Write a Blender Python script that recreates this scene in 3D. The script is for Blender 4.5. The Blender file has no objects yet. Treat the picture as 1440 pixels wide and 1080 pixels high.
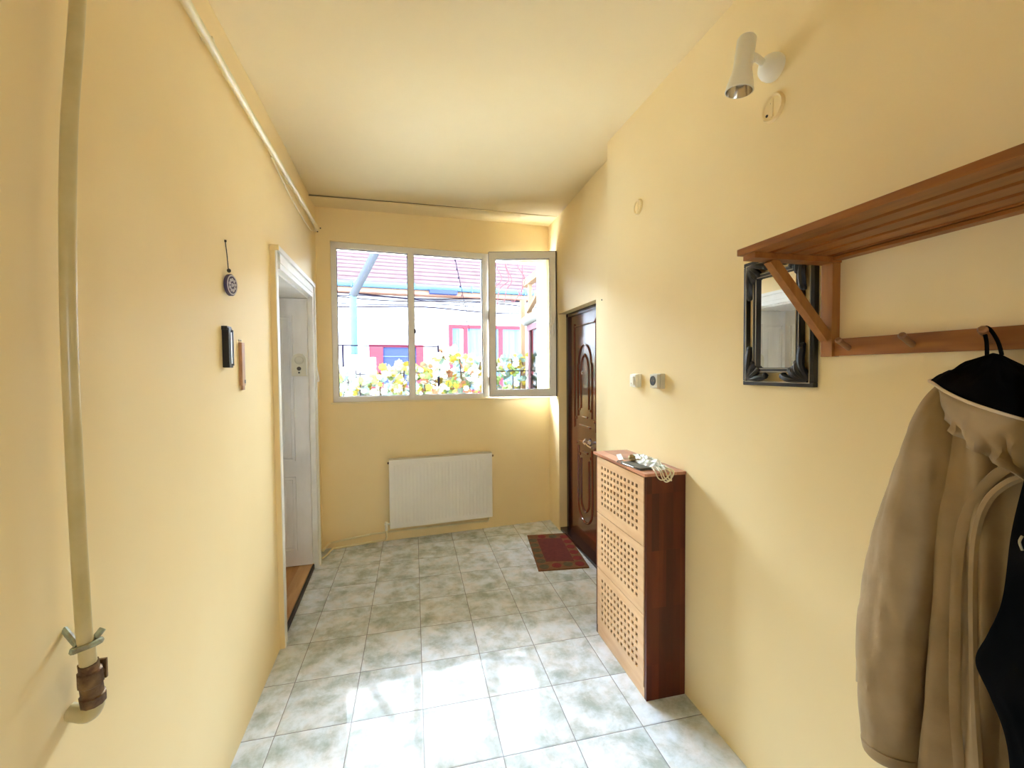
import bpy, bmesh, math, random
from mathutils import Vector, Matrix, noise
PI = math.pi
S = bpy.context.scene
COL = S.collection
random.seed(7)

# ------------------------------------------------------------------ helpers
FR = {}


def empty(name, M=None, **kw):
    o = bpy.data.objects.new(name, None)
    COL.objects.link(o)
    o.empty_display_size = 0.05
    M = M or Matrix.Identity(4)
    o.matrix_basis = M
    FR[o.name] = M
    tag(o, **kw)
    return o


def at(x, y, z, rz=0.0):
    return Matrix.Translation((x, y, z)) @ Matrix.Rotation(rz, 4, 'Z')


def tag(o, label=None, cat=None, group=None, kind=None):
    if label: o['label'] = label
    if cat: o['category'] = cat
    if group: o['group'] = group
    if kind: o['kind'] = kind
    return o


def obj(name, b, mats, parent=None, smooth=False, world=False, **kw):
    """link a bmesh (in room coordinates) as one mesh object"""
    if not isinstance(mats, (list, tuple)): mats = [mats]
    if parent is not None:
        M = FR[parent.name]
    elif world or kw.get('kind') == 'structure':
        M = Matrix.Identity(4)
    else:
        lo = Vector((1e9,) * 3); hi = -lo
        for v in b.verts:
            for i in range(3):
                lo[i] = min(lo[i], v.co[i]); hi[i] = max(hi[i], v.co[i])
        M = Matrix.Translation(((lo.x + hi.x) / 2, (lo.y + hi.y) / 2, lo.z))
    b.transform(M.inverted())
    me = bpy.data.meshes.new(name)
    bmesh.ops.recalc_face_normals(b, faces=b.faces[:])
    if smooth:
        for f in b.faces: f.smooth = True
        for e in b.edges:
            if len(e.link_faces) == 2 and e.calc_face_angle(0) > math.radians(38): e.smooth = False
    b.to_mesh(me); b.free()
    for m in mats: me.materials.append(m)
    o = bpy.data.objects.new(name, me)
    COL.objects.link(o)
    if parent is not None:
        o.parent = parent
    else:
        o.matrix_basis = M
    FR[o.name] = M
    tag(o, **kw)
    return o


def NB(): return bmesh.new()


def box(b, x0, x1, y0, y1, z0, z1, M=None, mi=0, bev=0.0):
    if bev:
        t = bmesh.new()
        _box(t, x0, x1, y0, y1, z0, z1, None, mi)
        bmesh.ops.bevel(t, geom=t.edges[:], offset=bev, segments=2, affect='EDGES', profile=.7)
        for f in t.faces: f.material_index = mi
        if M is not None: t.transform(M)
        me = bpy.data.meshes.new('t'); t.to_mesh(me); t.free()
        b.from_mesh(me); bpy.data.meshes.remove(me)
        return
    _box(b, x0, x1, y0, y1, z0, z1, M, mi)


def _box(b, x0, x1, y0, y1, z0, z1, M, mi):
    P = [(x0, y0, z0), (x1, y0, z0), (x1, y1, z0), (x0, y1, z0), (x0, y0, z1), (x1, y0, z1), (x1, y1, z1), (x0, y1, z1)]
    v = [b.verts.new(M @ Vector(p) if M is not None else p) for p in P]
    for q in ((0, 3, 2, 1), (4, 5, 6, 7), (0, 1, 5, 4), (1, 2, 6, 5), (2, 3, 7, 6), (3, 0, 4, 7)):
        f = b.faces.new([v[i] for i in q]); f.material_index = mi


def hexa(b, P, mi=0):
    """eight corners, bottom four then top four"""
    v = [b.verts.new(p) for p in P]
    for q in ((0, 3, 2, 1), (4, 5, 6, 7), (0, 1, 5, 4), (1, 2, 6, 5), (2, 3, 7, 6), (3, 0, 4, 7)):
        f = b.faces.new([v[i] for i in q]); f.material_index = mi


def tube(b, path, r, n=10, M=None, mi=0, cap=True, flat=None):
    """sweep a circle (or an ellipse r x r*flat) along a path; r is a number or a list"""
    P = [Vector(p) for p in path]
    if M is not None: P = [M @ p for p in P]
    R = r if isinstance(r, (list, tuple)) else [r] * len(P)
    rings = []
    up = None
    for i, p in enumerate(P):
        t = (P[min(i + 1, len(P) - 1)] - P[max(i - 1, 0)]).normalized()
        if up is None:
            up = Vector((0, 0, 1)) if abs(t.z) < .9 else Vector((1, 0, 0))
        s = t.cross(up).normalized()
        up = s.cross(t).normalized()
        k = flat if flat else 1
        rings.append([b.verts.new(p + s * math.cos(2 * PI * j / n) * R[i] + up * math.sin(2 * PI * j / n) * R[i] * k) for j in range(n)])
    for i in range(len(P) - 1):
        for j in range(n):
            f = b.faces.new((rings[i][j], rings[i][(j + 1) % n], rings[i + 1][(j + 1) % n], rings[i + 1][j])); f.material_index = mi
    if cap:
        for q in (rings[0][::-1], rings[-1]):
            f = b.faces.new(q); f.material_index = mi


def lathe(b, prof, M=None, n=24, mi=0, sx=1.0):
    """revolve (r, h) pairs about local z"""
    rings = []
    for r, h in prof:
        if r < 1e-6:
            p = Vector((0, 0, h)); rings.append([b.verts.new(M @ p if M is not None else p)])
        else:
            L = []
            for j in range(n):
                p = Vector((r * math.cos(2 * PI * j / n) * sx, r * math.sin(2 * PI * j / n), h))
                L.append(b.verts.new(M @ p if M is not None else p))
            rings.append(L)
    for i in range(len(rings) - 1):
        A, B = rings[i], rings[i + 1]
        for j in range(n):
            k = (j + 1) % n
            if len(A) == 1 and len(B) == 1: continue
            q = (A[0], B[k], B[j]) if len(A) == 1 else (A[j], A[k], B[0]) if len(B) == 1 else (A[j], A[k], B[k], B[j])
            f = b.faces.new(q); f.material_index = mi


def smooth_path(P, k=6):
    P = [Vector(p) for p in P]
    out = []
    for i in range(len(P) - 1):
        a, c = P[i], P[i + 1]
        p0 = P[i - 1] if i else a; p3 = P[i + 2] if i + 2 < len(P) else c
        for j in range(k):
            t = j / k
            out.append(0.5 * ((2 * a) + (c - p0) * t + (2 * p0 - 5 * a + 4 * c - p3) * t * t + (3 * a - p0 - 3 * c + p3) * t ** 3))
    out.append(P[-1])
    return out


def basis(o, x, y, z):
    x, y, z = Vector(x), Vector(y), Vector(z)
    return Matrix(((x.x, y.x, z.x, o[0]), (x.y, y.y, z.y, o[1]), (x.z, y.z, z.z, o[2]), (0, 0, 0, 1)))


# ------------------------------------------------------------------ materials
def mat(name, col=(.8, .8, .8), rough=.5, metal=0.0, **kw):
    m = bpy.data.materials.new(name); m.use_nodes = True
    nt = m.node_tree; p = nt.nodes['Principled BSDF']
    p.inputs['Base Color'].default_value = (*col, 1)
    p.inputs['Roughness'].default_value = rough
    p.inputs['Metallic'].default_value = metal
    for k, v in kw.items():
        p.inputs[k.replace('_', ' ')].default_value = v
    return m


def N(m, t, **kw):
    n = m.node_tree.nodes.new(t)
    for k, v in kw.items():
        if hasattr(n, k): setattr(n, k, v)
        else: n.inputs[k].default_value = v
    return n


def L(m, a, b): m.node_tree.links.new(a, b)


def P_(m): return m.node_tree.nodes['Principled BSDF']


def ramp(m, stops, fac):
    r = N(m, 'ShaderNodeValToRGB')
    e = r.color_ramp.elements
    while len(e) < len(stops): e.new(.5)
    for i, (p, c) in enumerate(stops):
        e[i].position = p; e[i].color = (*c, 1)
    L(m, fac, r.inputs['Fac'])
    return r.outputs['Color']


def coords(m, scale=(1, 1, 1), kind='Object', loc=(0, 0, 0)):
    tc = N(m, 'ShaderNodeTexCoord'); mp = N(m, 'ShaderNodeMapping')
    mp.inputs['Scale'].default_value = scale; mp.inputs['Location'].default_value = loc
    L(m, tc.outputs[kind], mp.inputs['Vector'])
    return mp.outputs['Vector']


def noisy(name, c1, c2, scale=5, rough=.5, bump=0.0, bscale=None, stretch=(1, 1, 1), detail=4, dist=0.002, lo=.35, hi=.65, metal=0, spec=None):
    m = mat(name, c1, rough, metal)
    v = coords(m, stretch)
    n = N(m, 'ShaderNodeTexNoise'); n.inputs['Scale'].default_value = scale; n.inputs['Detail'].default_value = detail
    L(m, v, n.inputs['Vector'])
    L(m, ramp(m, [(lo, c1), (hi, c2)], n.outputs['Fac']), P_(m).inputs['Base Color'])
    if bump:
        n2 = N(m, 'ShaderNodeTexNoise'); n2.inputs['Scale'].default_value = bscale or scale * 8; n2.inputs['Detail'].default_value = 3
        L(m, v, n2.inputs['Vector'])
        bp = N(m, 'ShaderNodeBump'); bp.inputs['Strength'].default_value = bump; bp.inputs['Distance'].default_value = dist
        L(m, n2.outputs['Fac'], bp.inputs['Height']); L(m, bp.outputs['Normal'], P_(m).inputs['Normal'])
    if spec is not None: P_(m).inputs['Specular IOR Level'].default_value = spec
    return m


def wood(name, c1, c2, axis='Y', scale=9, rough=.42, blocks=None):
    """grain along axis; blocks=(w, h) adds finger-jointed staves"""
    m = mat(name, c1, rough)
    st = {'X': (.12, 1, 1), 'Y': (1, .12, 1), 'Z': (1, 1, .12)}[axis]
    v = coords(m, st)
    n = N(m, 'ShaderNodeTexNoise'); n.inputs['Scale'].default_value = scale * 4; n.inputs['Detail'].default_value = 5
    n.inputs['Distortion'].default_value = .4
    L(m, v, n.inputs['Vector'])
    c = ramp(m, [(.3, c1), (.7, c2)], n.outputs['Fac'])
    if blocks:
        tc = N(m, 'ShaderNodeTexCoord')
        sx = N(m, 'ShaderNodeSeparateXYZ'); L(m, tc.outputs['Object'], sx.inputs[0])
        cx = N(m, 'ShaderNodeCombineXYZ')
        ax, ay = blocks[2]
        L(m, sx.outputs[ax], cx.inputs[0]); L(m, sx.outputs[ay], cx.inputs[1])
        br = N(m, 'ShaderNodeTexBrick'); br.offset = .37; br.offset_frequency = 1; br.squash = 1
        br.inputs['Scale'].default_value = 1; br.inputs['Mortar Size'].default_value = 0
        br.inputs['Brick Width'].default_value = blocks[0]; br.inputs['Row Height'].default_value = blocks[1]
        br.inputs['Color1'].default_value = (0.55, 0.5, .48, 1); br.inputs['Color2'].default_value = (1.25, 1.3, 1.35, 1); br.inputs['Bias'].default_value = 0
        L(m, cx.outputs[0], br.inputs['Vector'])
        mx = N(m, 'ShaderNodeMix', data_type='RGBA', blend_type='MULTIPLY')
        mx.inputs[0].default_value = 1
        L(m, c, mx.inputs[6]); L(m, br.outputs['Color'], mx.inputs[7])
        c = mx.outputs[2]
    L(m, c, P_(m).inputs['Base Color'])
    bp = N(m, 'ShaderNodeBump'); bp.inputs['Strength'].default_value = .15; bp.inputs['Distance'].default_value = .001
    L(m, n.outputs['Fac'], bp.inputs['Height']); L(m, bp.outputs['Normal'], P_(m).inputs['Normal'])
    return m


m_wall = noisy('yellow_wall_paint', (.905, .735, .422), (.935, .775, .465), 1.6, .62, bump=.25, bscale=60, dist=.0012, spec=.25)
m_ceil = noisy('ceiling_paint', (.82, .68, .415), (.85, .72, .455), 1.3, .7, bump=.2, bscale=50, dist=.001, spec=.2)
m_white = noisy('white_gloss_paint', (.80, .79, .76), (.88, .87, .85), 6, .35, bump=.15, bscale=25, dist=.0012)
m_leafpaint = noisy('old_white_door_paint', (.70, .68, .66), (.82, .80, .79), 7, .42, bump=.35, bscale=14, stretch=(1, 1, .3), dist=.0025)
m_pvc = mat('white_pvc', (.80, .775, .74), .32)
m_gasket = mat('dark_gasket', (.05, .03, .03), .5)
m_pipe = noisy('cream_pipe_paint', (.80, .70, .44), (.87, .79, .56), 10, .3, bump=.1, dist=.001)
m_gas = noisy('shaded_cream_pipe_paint', (.56, .46, .22), (.66, .55, .30), 10, .3, bump=.1, dist=.001)  # cream pipe paint with the shade of its near side put into the colour
m_rad = noisy('radiator_enamel', (.86, .85, .82), (.89, .88, .86), 4, .3)
m_black = mat('black_lacquer', (.006, .005, .005), .42)
m_gold = mat('worn_silver_line', (.42, .37, .27), .45, .8)
m_mirror = mat('mirror_silver', (.93, .95, .94), .015, 1.0)
m_plastic = mat('white_plastic', (.86, .84, .74), .32)
m_plastic2 = mat('old_ivory_plastic', (.62, .58, .46), .4)
m_dark = mat('dark_hole', (.03, .022, .015), .5)
m_chrome = mat('chrome', (.75, .72, .68), .16, 1.0)
m_brass = noisy('tarnished_brass', (.26, .16, .07), (.06, .018, .012), 30, .45, bump=.4, metal=.5)
m_shelfwood = wood('pine_shelf_wood', (.20, .058, .009), (.36, .13, .022), 'Y', 10)
m_shelfwoodz = wood('pine_bracket_wood', (.27, .095, .014), (.40, .16, .028), 'Z', 10)
m_peg = wood('dark_peg_wood', (.20, .085, .03), (.32, .15, .06), 'X', 20)
m_cabdoor = wood('beech_lattice', (.78, .48, .25), (.90, .62, .37), 'Y', 8, .38)
m_cabside = wood('stained_stave_side', (.075, .008, .002), (.12, .018, .004), 'Z', 8, .32, blocks=(.26, .036, (2, 0)))  # red brown stain, deepened to hold the side's shade against the rear fill
m_cabtop = wood('reddish_top_board', (.50, .20, .11), (.66, .31, .19), 'Y', 8, .3, blocks=(.28, .05, (1, 0)))
m_cabin = mat('dark_cabinet_inside', (.03, .008, .004), .8)
m_parquet = wood('parquet_boards', (.38, .165, .045), (.55, .27, .085), 'Y', 6, .35)
m_thresh = wood('threshold_board', (.44, .23, .075), (.62, .36, .15), 'Y', 6, .35)
m_doorbrown = noisy('brown_moulded_door', (.13, .026, .008), (.16, .034, .011), 6, .2, bump=.05, bscale=200, dist=.0003)
P_(m_doorbrown).inputs['Coat Weight'].default_value = .6
P_(m_doorbrown).inputs['Coat Roughness'].default_value = .1
m_doorframe = mat('dark_door_frame', (.035, .016, .014), .22)
m_coat = noisy('beige_coat_cloth', (.33, .23, .115), (.41, .295, .165), 9, .75, bump=.5, bscale=26, dist=.004)
m_coat2 = noisy('beige_coat_edge', (.62, .50, .34), (.70, .58, .42), 9, .7, bump=.5, bscale=40, dist=.003)
m_navy = noisy('black_lining', (.003, .003, .003), (.006, .006, .006), 12, .9, spec=.03)
m_blackcloth = noisy('black_jacket_cloth', (.0018, .0018, .0018), (.004, .0036, .0036), 12, .95, bump=.5, bscale=20, dist=.004, spec=.02)
m_cork = wood('carved_wood_strip', (.36, .17, .07), (.58, .32, .16), 'Z', 30)
m_blue = mat('glazed_blue', (.06, .05, .14), .2)
m_pale = mat('glazed_pale', (.62, .60, .72), .3)
m_nickel = mat('satin_metal', (.6, .6, .55), .3, .9)
m_bag = mat('clear_polythene', (.84, .90, .84), .22, Alpha=.62)
m_cordw = mat('cream_string', (.80, .74, .55), .6)
m_keys = mat('key_metal', (.32, .25, .12), .35, .8)
m_leather = mat('dark_grey_leather', (.075, .075, .062), .45)
m_paper = mat('white_paper', (.8, .78, .76), .5)


def floor_mat():
    m = mat('marbled_floor_tile', (.6, .65, .65), .1)
    tc = N(m, 'ShaderNodeTexCoord'); sx = N(m, 'ShaderNodeSeparateXYZ'); L(m, tc.outputs['Object'], sx.inputs[0])

    def M2(op, a, b_=None, c=None):
        n = N(m, 'ShaderNodeMath', operation=op)
        for i, q in enumerate((a, b_, c)):
            if q is None: continue
            if isinstance(q, (int, float)): n.inputs[i].default_value = q
            else: L(m, q, n.inputs[i])
        return n.outputs[0]
    fx = M2('DIVIDE', M2('SUBTRACT', sx.outputs[0], .018), .300)
    fy = M2('DIVIDE', M2('SUBTRACT', sx.outputs[1], 1.8975), .312)
    ix, iy = M2('FLOOR', fx), M2('FLOOR', fy)
    rx, ry = M2('FRACT', fx), M2('FRACT', fy)
    dx = M2('MINIMUM', rx, M2('SUBTRACT', 1, rx)); dy = M2('MINIMUM', ry, M2('SUBTRACT', 1, ry))
    d = M2('MINIMUM', dx, dy)
    g = N(m, 'ShaderNodeMapRange'); g.inputs['From Min'].default_value = .0035; g.inputs['From Max'].default_value = .0075
    L(m, d, g.inputs['Value'])
    edge = N(m, 'ShaderNodeMapRange'); edge.inputs['From Min'].default_value = .004; edge.inputs['From Max'].default_value = .02
    L(m, d, edge.inputs['Value'])
    # marbling, different on every tile
    cb = N(m, 'ShaderNodeCombineXYZ')
    L(m, M2('ADD', sx.outputs[0], M2('MULTIPLY', ix, 3.71)), cb.inputs[0])
    L(m, M2('ADD', sx.outputs[1], M2('MULTIPLY', iy, 5.13)), cb.inputs[1])
    L(m, M2('ADD', M2('MULTIPLY', ix, 1.37), M2('MULTIPLY', iy, 2.91)), cb.inputs[2])
    n1 = N(m, 'ShaderNodeTexNoise'); n1.inputs['Scale'].default_value = 8; n1.inputs['Detail'].default_value = 9; n1.inputs['Roughness'].default_value = .66; n1.inputs['Distortion'].default_value = .2
    L(m, cb.outputs[0], n1.inputs['Vector'])
    n2 = N(m, 'ShaderNodeTexNoise'); n2.inputs['Scale'].default_value = 14; n2.inputs['Detail'].default_value = 3
    L(m, cb.outputs[0], n2.inputs['Vector'])
    a = ramp(m, [(.34, (.38, .45, .45)), (.44, (.54, .61, .645)), (.53, (.69, .76, .84)), (.62, (.78, .85, .96))], n1.outputs['Fac'])
    w = ramp(m, [(.4, (1, 1, 1)), (.65, (1.0, .93, .88))], n2.outputs['Fac'])
    mx = N(m, 'ShaderNodeMix', data_type='RGBA', blend_type='MULTIPLY'); mx.inputs[0].default_value = 1
    L(m, a, mx.inputs[6]); L(m, w, mx.inputs[7])
    mg = N(m, 'ShaderNodeMix', data_type='RGBA'); mg.inputs[6].default_value = (.23, .23, .25, 1)
    L(m, g.outputs[0], mg.inputs[0]); L(m, mx.outputs[2], mg.inputs[7])
    L(m, mg.outputs[2], P_(m).inputs['Base Color'])
    rr = N(m, 'ShaderNodeMapRange'); rr.inputs['To Min'].default_value = .6; rr.inputs['To Max'].default_value = .33
    P_(m).inputs['Coat Weight'].default_value = .12; P_(m).inputs['Coat Roughness'].default_value = .04; P_(m).inputs['Specular IOR Level'].default_value = .05
    L(m, g.outputs[0], rr.inputs['Value']); L(m, rr.outputs[0], P_(m).inputs['Roughness'])
    n3 = N(m, 'ShaderNodeTexNoise'); n3.inputs['Scale'].default_value = 55; n3.inputs['Detail'].default_value = 1
    L(m, tc.outputs['Object'], n3.inputs['Vector'])
    b1 = N(m, 'ShaderNodeBump'); b1.inputs['Strength'].default_value = .10; b1.inputs['Distance'].default_value = .0006
    L(m, n3.outputs['Fac'], b1.inputs['Height'])
    b2 = N(m, 'ShaderNodeBump'); b2.inputs['Strength'].default_value = .6; b2.inputs['Distance'].default_value = .0015
    L(m, edge.outputs[0], b2.inputs['Height']); L(m, b1.outputs['Normal'], b2.inputs['Normal'])
    L(m, b2.outputs['Normal'], P_(m).inputs['Normal'])
    P_(m).inputs['IOR'].default_value = 1.6
    return m


m_floor = floor_mat()


def glass_mat(name='window_glass', tint=(.97, .985, .98)):
    m = bpy.data.materials.new(name); m.use_nodes = True
    nt = m.node_tree; nt.nodes.clear()
    out = nt.nodes.new('ShaderNodeOutputMaterial'); tr = nt.nodes.new('ShaderNodeBsdfTransparent'); gl = nt.nodes.new('ShaderNodeBsdfGlossy')
    tr.inputs[0].default_value = (*tint, 1); gl.inputs['Roughness'].default_value = .01
    fr = nt.nodes.new('ShaderNodeFresnel'); fr.inputs[0].default_value = 1.45
    mx = nt.nodes.new('ShaderNodeMixShader')
    nt.links.new(fr.outputs[0], mx.inputs[0]); nt.links.new(tr.outputs[0], mx.inputs[1]); nt.links.new(gl.outputs[0], mx.inputs[2])
    nt.links.new(mx.outputs[0], out.inputs[0])
    return m


m_glass = glass_mat()

# ------------------------------------------------------------------ frames of reference of the room
BW = Matrix.Translation((-.770, 3.854, 0)) @ Matrix.Rotation(math.radians(5.45), 4, 'Z')     # back wall: x along it, y outwards
LW = Matrix.Translation((-.6405, 0, 0)) @ Matrix.Rotation(math.radians(2.0), 4, 'Z')         # passage wall with the white doorway: x into the room
BWi = BW.inverted()


def bw(x, y, z): return BWi @ Vector((x, y, z))


XR, XF = 1.20, 1.31        # the two planes of the wall with the coat rack and the entrance door
YB = -1.3

# ------------------------------------------------------------------ shell
b = NB(); box(b, -.85, 1.55, YB - .1, 4.3, -.12, 0)
obj('floor', b, m_floor, kind='structure')


def czl(y): return 2.835 + min(max((y - 1.7) / 1.2, 0), 1) * .03
def czr(y): return 2.885 + .05 * min(max((y - 1.4) / 1.4, 0), 1) - .025 * min(max((y - 2.9) / .8, 0), 1)


b = NB()
nx, ny = 14, 30
V = []
for j in range(ny + 1):
    y = YB - .1 + (4.35 - YB) * j / ny
    row = []
    for i in range(nx + 1):
        t = i / nx
        x = -1.0 + 2.6 * t
        z = czl(y) * (1 - t) + czr(y) * t + .006 * math.sin(PI * t)
        row.append(b.verts.new((x, y, z)))
    V.append(row)
T = [[b.verts.new((v.co.x, v.co.y, 3.12)) for v in row] for row in V]
for j in range(ny):
    for i in range(nx):
        b.faces.new((V[j][i], V[j][i + 1], V[j + 1][i + 1], V[j + 1][i])); b.faces.new((T[j][i], T[j + 1][i], T[j + 1][i + 1], T[j][i + 1]))
for j in range(ny):
    b.faces.new((V[j][0], V[j + 1][0], T[j + 1][0], T[j][0])); b.faces.new((V[j][nx], T[j][nx], T[j + 1][nx], V[j + 1][nx]))
for i in range(nx):
    b.faces.new((V[0][i], T[0][i], T[0][i + 1], V[0][i + 1])); b.faces.new((V[ny][i], V[ny][i + 1], T[ny][i + 1], T[ny][i]))
obj('ceiling', b, m_ceil, smooth=True, kind='structure')

# wall with the white doorway (thick, with a panelled reveal)
OY0, OY1, OZ = 2.58, 3.505, 2.065
b = NB()
box(b, -.42, 0, YB - .1, OY0, 0, 3.0, LW)
box(b, -.42, 0, OY1, 4.35, 0, 3.0, LW)
box(b, -.42, 0, OY0, OY1, OZ, 3.0, LW)
obj('wall_left', b, m_wall, kind='structure')

# wall with the window
WU0, WU1, WZ0, WZ1 = .105, 2.085, 1.24, 2.60
b = NB()
box(b, -.5, WU0, 0, .30, 0, 3.0, BW)
box(b, WU1, 2.7, 0, .30, 0, 3.0, BW)
box(b, WU0, WU1, 0, .30, 0, WZ0, BW)
box(b, WU0, WU1, 0, .30, WZ1, 3.0, BW)
obj('wall_back', b, m_wall, kind='structure')

# wall with the rack, then a shallow step back to the entrance door
DY0, DY1, DZ = 2.93, 3.765, 2.015
b = NB()
box(b, XR, XR + .40, YB - .1, 2.51, 0, 3.0)
obj('wall_right', b, m_wall, kind='structure')
b = NB()
box(b, XF, XF + .29, 2.51, DY0, 0, 3.0)
box(b, XF, XF + .29, DY1, 4.25, 0, 3.0)
box(b, XF, XF + .29, DY0, DY1, DZ, 3.0)
obj('wall_entrance', b, m_wall, kind='structure')
QX0, QX1, QZ0, QZ1 = 0.0, .32, 1.40, 1.85  # opening for the added fill window
b = NB(); box(b, -1.0, QX0, YB - .2, YB, 0, 3.0); box(b, QX1, 1.6, YB - .2, YB, 0, 3.0)
box(b, QX0, QX1, YB - .2, YB, 0, QZ0); box(b, QX0, QX1, YB - .2, YB, QZ1, 3.0)
obj('wall_front', b, m_wall, kind='structure')

# board under the ceiling over the window
b = NB()
hexa(b, [(-.775, 3.60, 2.852), (1.31, 3.775, 2.905), (1.31, 4.06, 2.912), (-.775, 3.86, 2.868),
         (-.775, 3.60, 2.860), (1.31, 3.775, 2.915), (1.31, 4.06, 2.922), (-.775, 3.86, 2.878)])
obj('trim_1', b, m_ceil, kind='structure')
b = NB()
tube(b, [(-.775, 3.606, 2.862), (1.31, 3.781, 2.917)], .0055, 8)
obj('trim_2', b, mat('grey_cable_sheath', (.12, .10, .07), .6), kind='structure')

# ------------------------------------------------------------------ window
win = empty('window_1', BW @ Matrix.Translation((WU0, .03, WZ0)), kind='structure')
F0, F1 = .02, .085        # frame depth range in wall coordinates
b = NB()
fw = .052
box(b, WU0, WU1, F0, F1, WZ0, WZ0 + .047, BW, bev=.004)
box(b, WU0, WU1, F0, F1, WZ1 - .052, WZ1, BW, bev=.004)
box(b, WU0, WU0 + .045, F0, F1, WZ0, WZ1, BW, bev=.004)
box(b, WU1 - .045, WU1, F0, F1, WZ0, WZ1, BW, bev=.004)
UM1, UM2 = .765, 1.455
box(b, UM1 - .026, UM1 + .026, F0 - .004, F1, WZ0 + .02, WZ1 - .02, BW, bev=.004)
box(b, UM2 - .032, UM2 + .032, F0 - .004, F1, WZ0 + .02, WZ1 - .02, BW, bev=.004)
obj('window_frame', b, m_pvc, win)
b = NB()
for u0, u1 in ((WU0 + .045, UM1 - .026), (UM1 + .026, UM2 - .032)):
    z0, z1 = WZ0 + .047, WZ1 - .052
    for q in ((u0, u1, z0, z0 + .005), (u0, u1, z1 - .005, z1), (u0, u0 + .005, z0, z1), (u1 - .005, u1, z0, z1)):
        box(b, q[0], q[1], F0 + .018, F0 + .03, q[2], q[3], BW)
obj('gasket', b, m_gasket, win)
for u0, u1 in ((WU0 + .045, UM1 - .026), (UM1 + .026, UM2 - .032)):
    b = NB(); box(b, u0, u1, F0 + .02, F0 + .026, WZ0 + .047, WZ1 - .052, BW)
    obj('window_pane', b, m_glass, win)
# the opened casement, hinged on the second mullion, swung into the room
hx, hy = .700, 3.962
ex, ey = 1.300, 3.815
ang = math.atan2(ey - hy, ex - hx); wlen = math.hypot(ex - hx, ey - hy)
SM = at(hx, hy, 0, ang)
sash = NB()
sz0, sz1 = 1.262, 2.594
for q in ((0, wlen, sz0, sz0 + .062), (0, wlen, sz1 - .062, sz1), (0, .058, sz0 + .06, sz1 - .06), (wlen - .058, wlen, sz0 + .06, sz1 - .06)):
    box(sash, q[0], q[1], -.028, .024, q[2], q[3], SM, bev=.004)
so = obj('opened_casement', sash, m_pvc, win)
b = NB()
for q in ((0, wlen + .003, sz0 - .005, sz0 + .001), (0, wlen + .003, sz1 - .001, sz1 + .006), (wlen - .001, wlen + .009, sz0 - .005, sz1 + .006), (-.006, .001, sz0, sz1)):
    box(b, q[0], q[1], -.020, .026, q[2], q[3], SM)
for q in ((.056, wlen - .056, sz0 + .06, sz0 + .066), (.056, wlen - .056, sz1 - .066, sz1 - .06), (.056, .062, sz0 + .06, sz1 - .06), (wlen - .062, wlen - .056, sz0 + .06, sz1 - .06)):
    box(b, q[0], q[1], -.012, .004, q[2], q[3], SM)
obj('gasket', b, m_gasket, so)
b = NB(); box(b, .056, wlen - .056, -.004, .002, sz0 + .06, sz1 - .06, SM)
obj('window_pane', b, m_glass, so)
b = NB()
box(b, wlen - .040, wlen - .018, -.038, -.028, 1.86, 1.99, SM, bev=.003)
tube(b, [(wlen - .029, -.038, 1.925), (wlen - .029, -.062, 1.925), (wlen - .029, -.066, 1.90), (wlen - .029, -.066, 1.81)], .007, 8, SM)
obj('casement_handle', b, m_pvc, so)
for z in (1.86, 2.28):
    b = NB(); box(b, UM1 + .02, UM1 + .038, F0 - .012, F0 + .01, z - .02, z + .02, BW)
    if z < 2: obj('latch', b, m_gasket, win)
    else: b.free()
b = NB(); tube(b, [(UM2 + .028, F0 - .012, 1.98), (UM2 + .028, F0 - .012, 2.06)], .008, 8, BW); obj('hinge', b, m_nickel, win)
b = NB(); tube(b, [(UM2 + .028, F0 - .012, 1.36), (UM2 + .028, F0 - .012, 1.44)], .008, 8, BW); obj('hinge', b, m_nickel, win)
b = NB(); box(b, WU0 - .02, WU1, -.018, .03, WZ0 - .014, WZ0, BW, bev=.003)
obj('window_sill', b, mat('cream_sill_paint', (.84, .72, .45), .4), win)
b = NB(); box(b, WU0 - .02, WU1 + .02, .085, .36, WZ0 - .03, WZ0 - .005, BW)
obj('outer_sill', b, m_white, win)

# unseen small window added behind the viewer for fill light
w2 = empty('rear_fill_window', at(.18, YB - .1, QZ0), kind='structure')
b = NB()
for q in ((QX0, QX1, QZ0, QZ0 + .05), (QX0, QX1, QZ1 - .05, QZ1), (QX0, QX0 + .05, QZ0, QZ1), (QX1 - .05, QX1, QZ0, QZ1)):
    box(b, q[0], q[1], YB - .14, YB - .08, q[2], q[3])
obj('window_frame', b, m_pvc, w2)
b = NB(); box(b, QX0 + .05, QX1 - .05, YB - .113, YB - .107, QZ0 + .05, QZ1 - .05); obj('window_pane', b, m_glass, w2)
# ------------------------------------------------------------------ white doorway
d1 = empty('door_1', LW @ Matrix.Translation((0, OY0, 0)), kind='structure')
cz = OZ + .105
b = NB()
# casing boards: front face white, edge towards the room painted with the wall
box(b, 0, .020, OY0 - .075, OY0, 0, cz, LW)
box(b, 0, .030, OY1 - .016, OY1 + .060, 0, cz, LW)
box(b, 0, .030, OY0, OY1 - .016, OZ, cz, LW)
box(b, .020, .028, OY0 - .075, OY0 - .055, 0, cz, LW)
box(b, .030, .040, OY1 + .035, OY1 + .055, 0, cz, LW)
box(b, .030, .042, OY0 - .075, OY1 + .055, cz - .022, cz + .004, LW)
box(b, .030, .036, OY0 - .02, OY1 - .02, OZ + .03, OZ + .045, LW)
obj('door_casing', b, m_white, d1)
b = NB()
box(b, -.002, .024, OY0 - .079, OY0 - .0745, 0, cz - .02, LW)
box(b, 0, .044, OY0 - .085, OY0 - .074, cz - .024, cz + .004, LW)
obj('painted_casing_edge', b, m_wall, d1)
b = NB()
box(b, -.42, 0, OY0, OY0 + .018, .04, OZ, LW)
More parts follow.
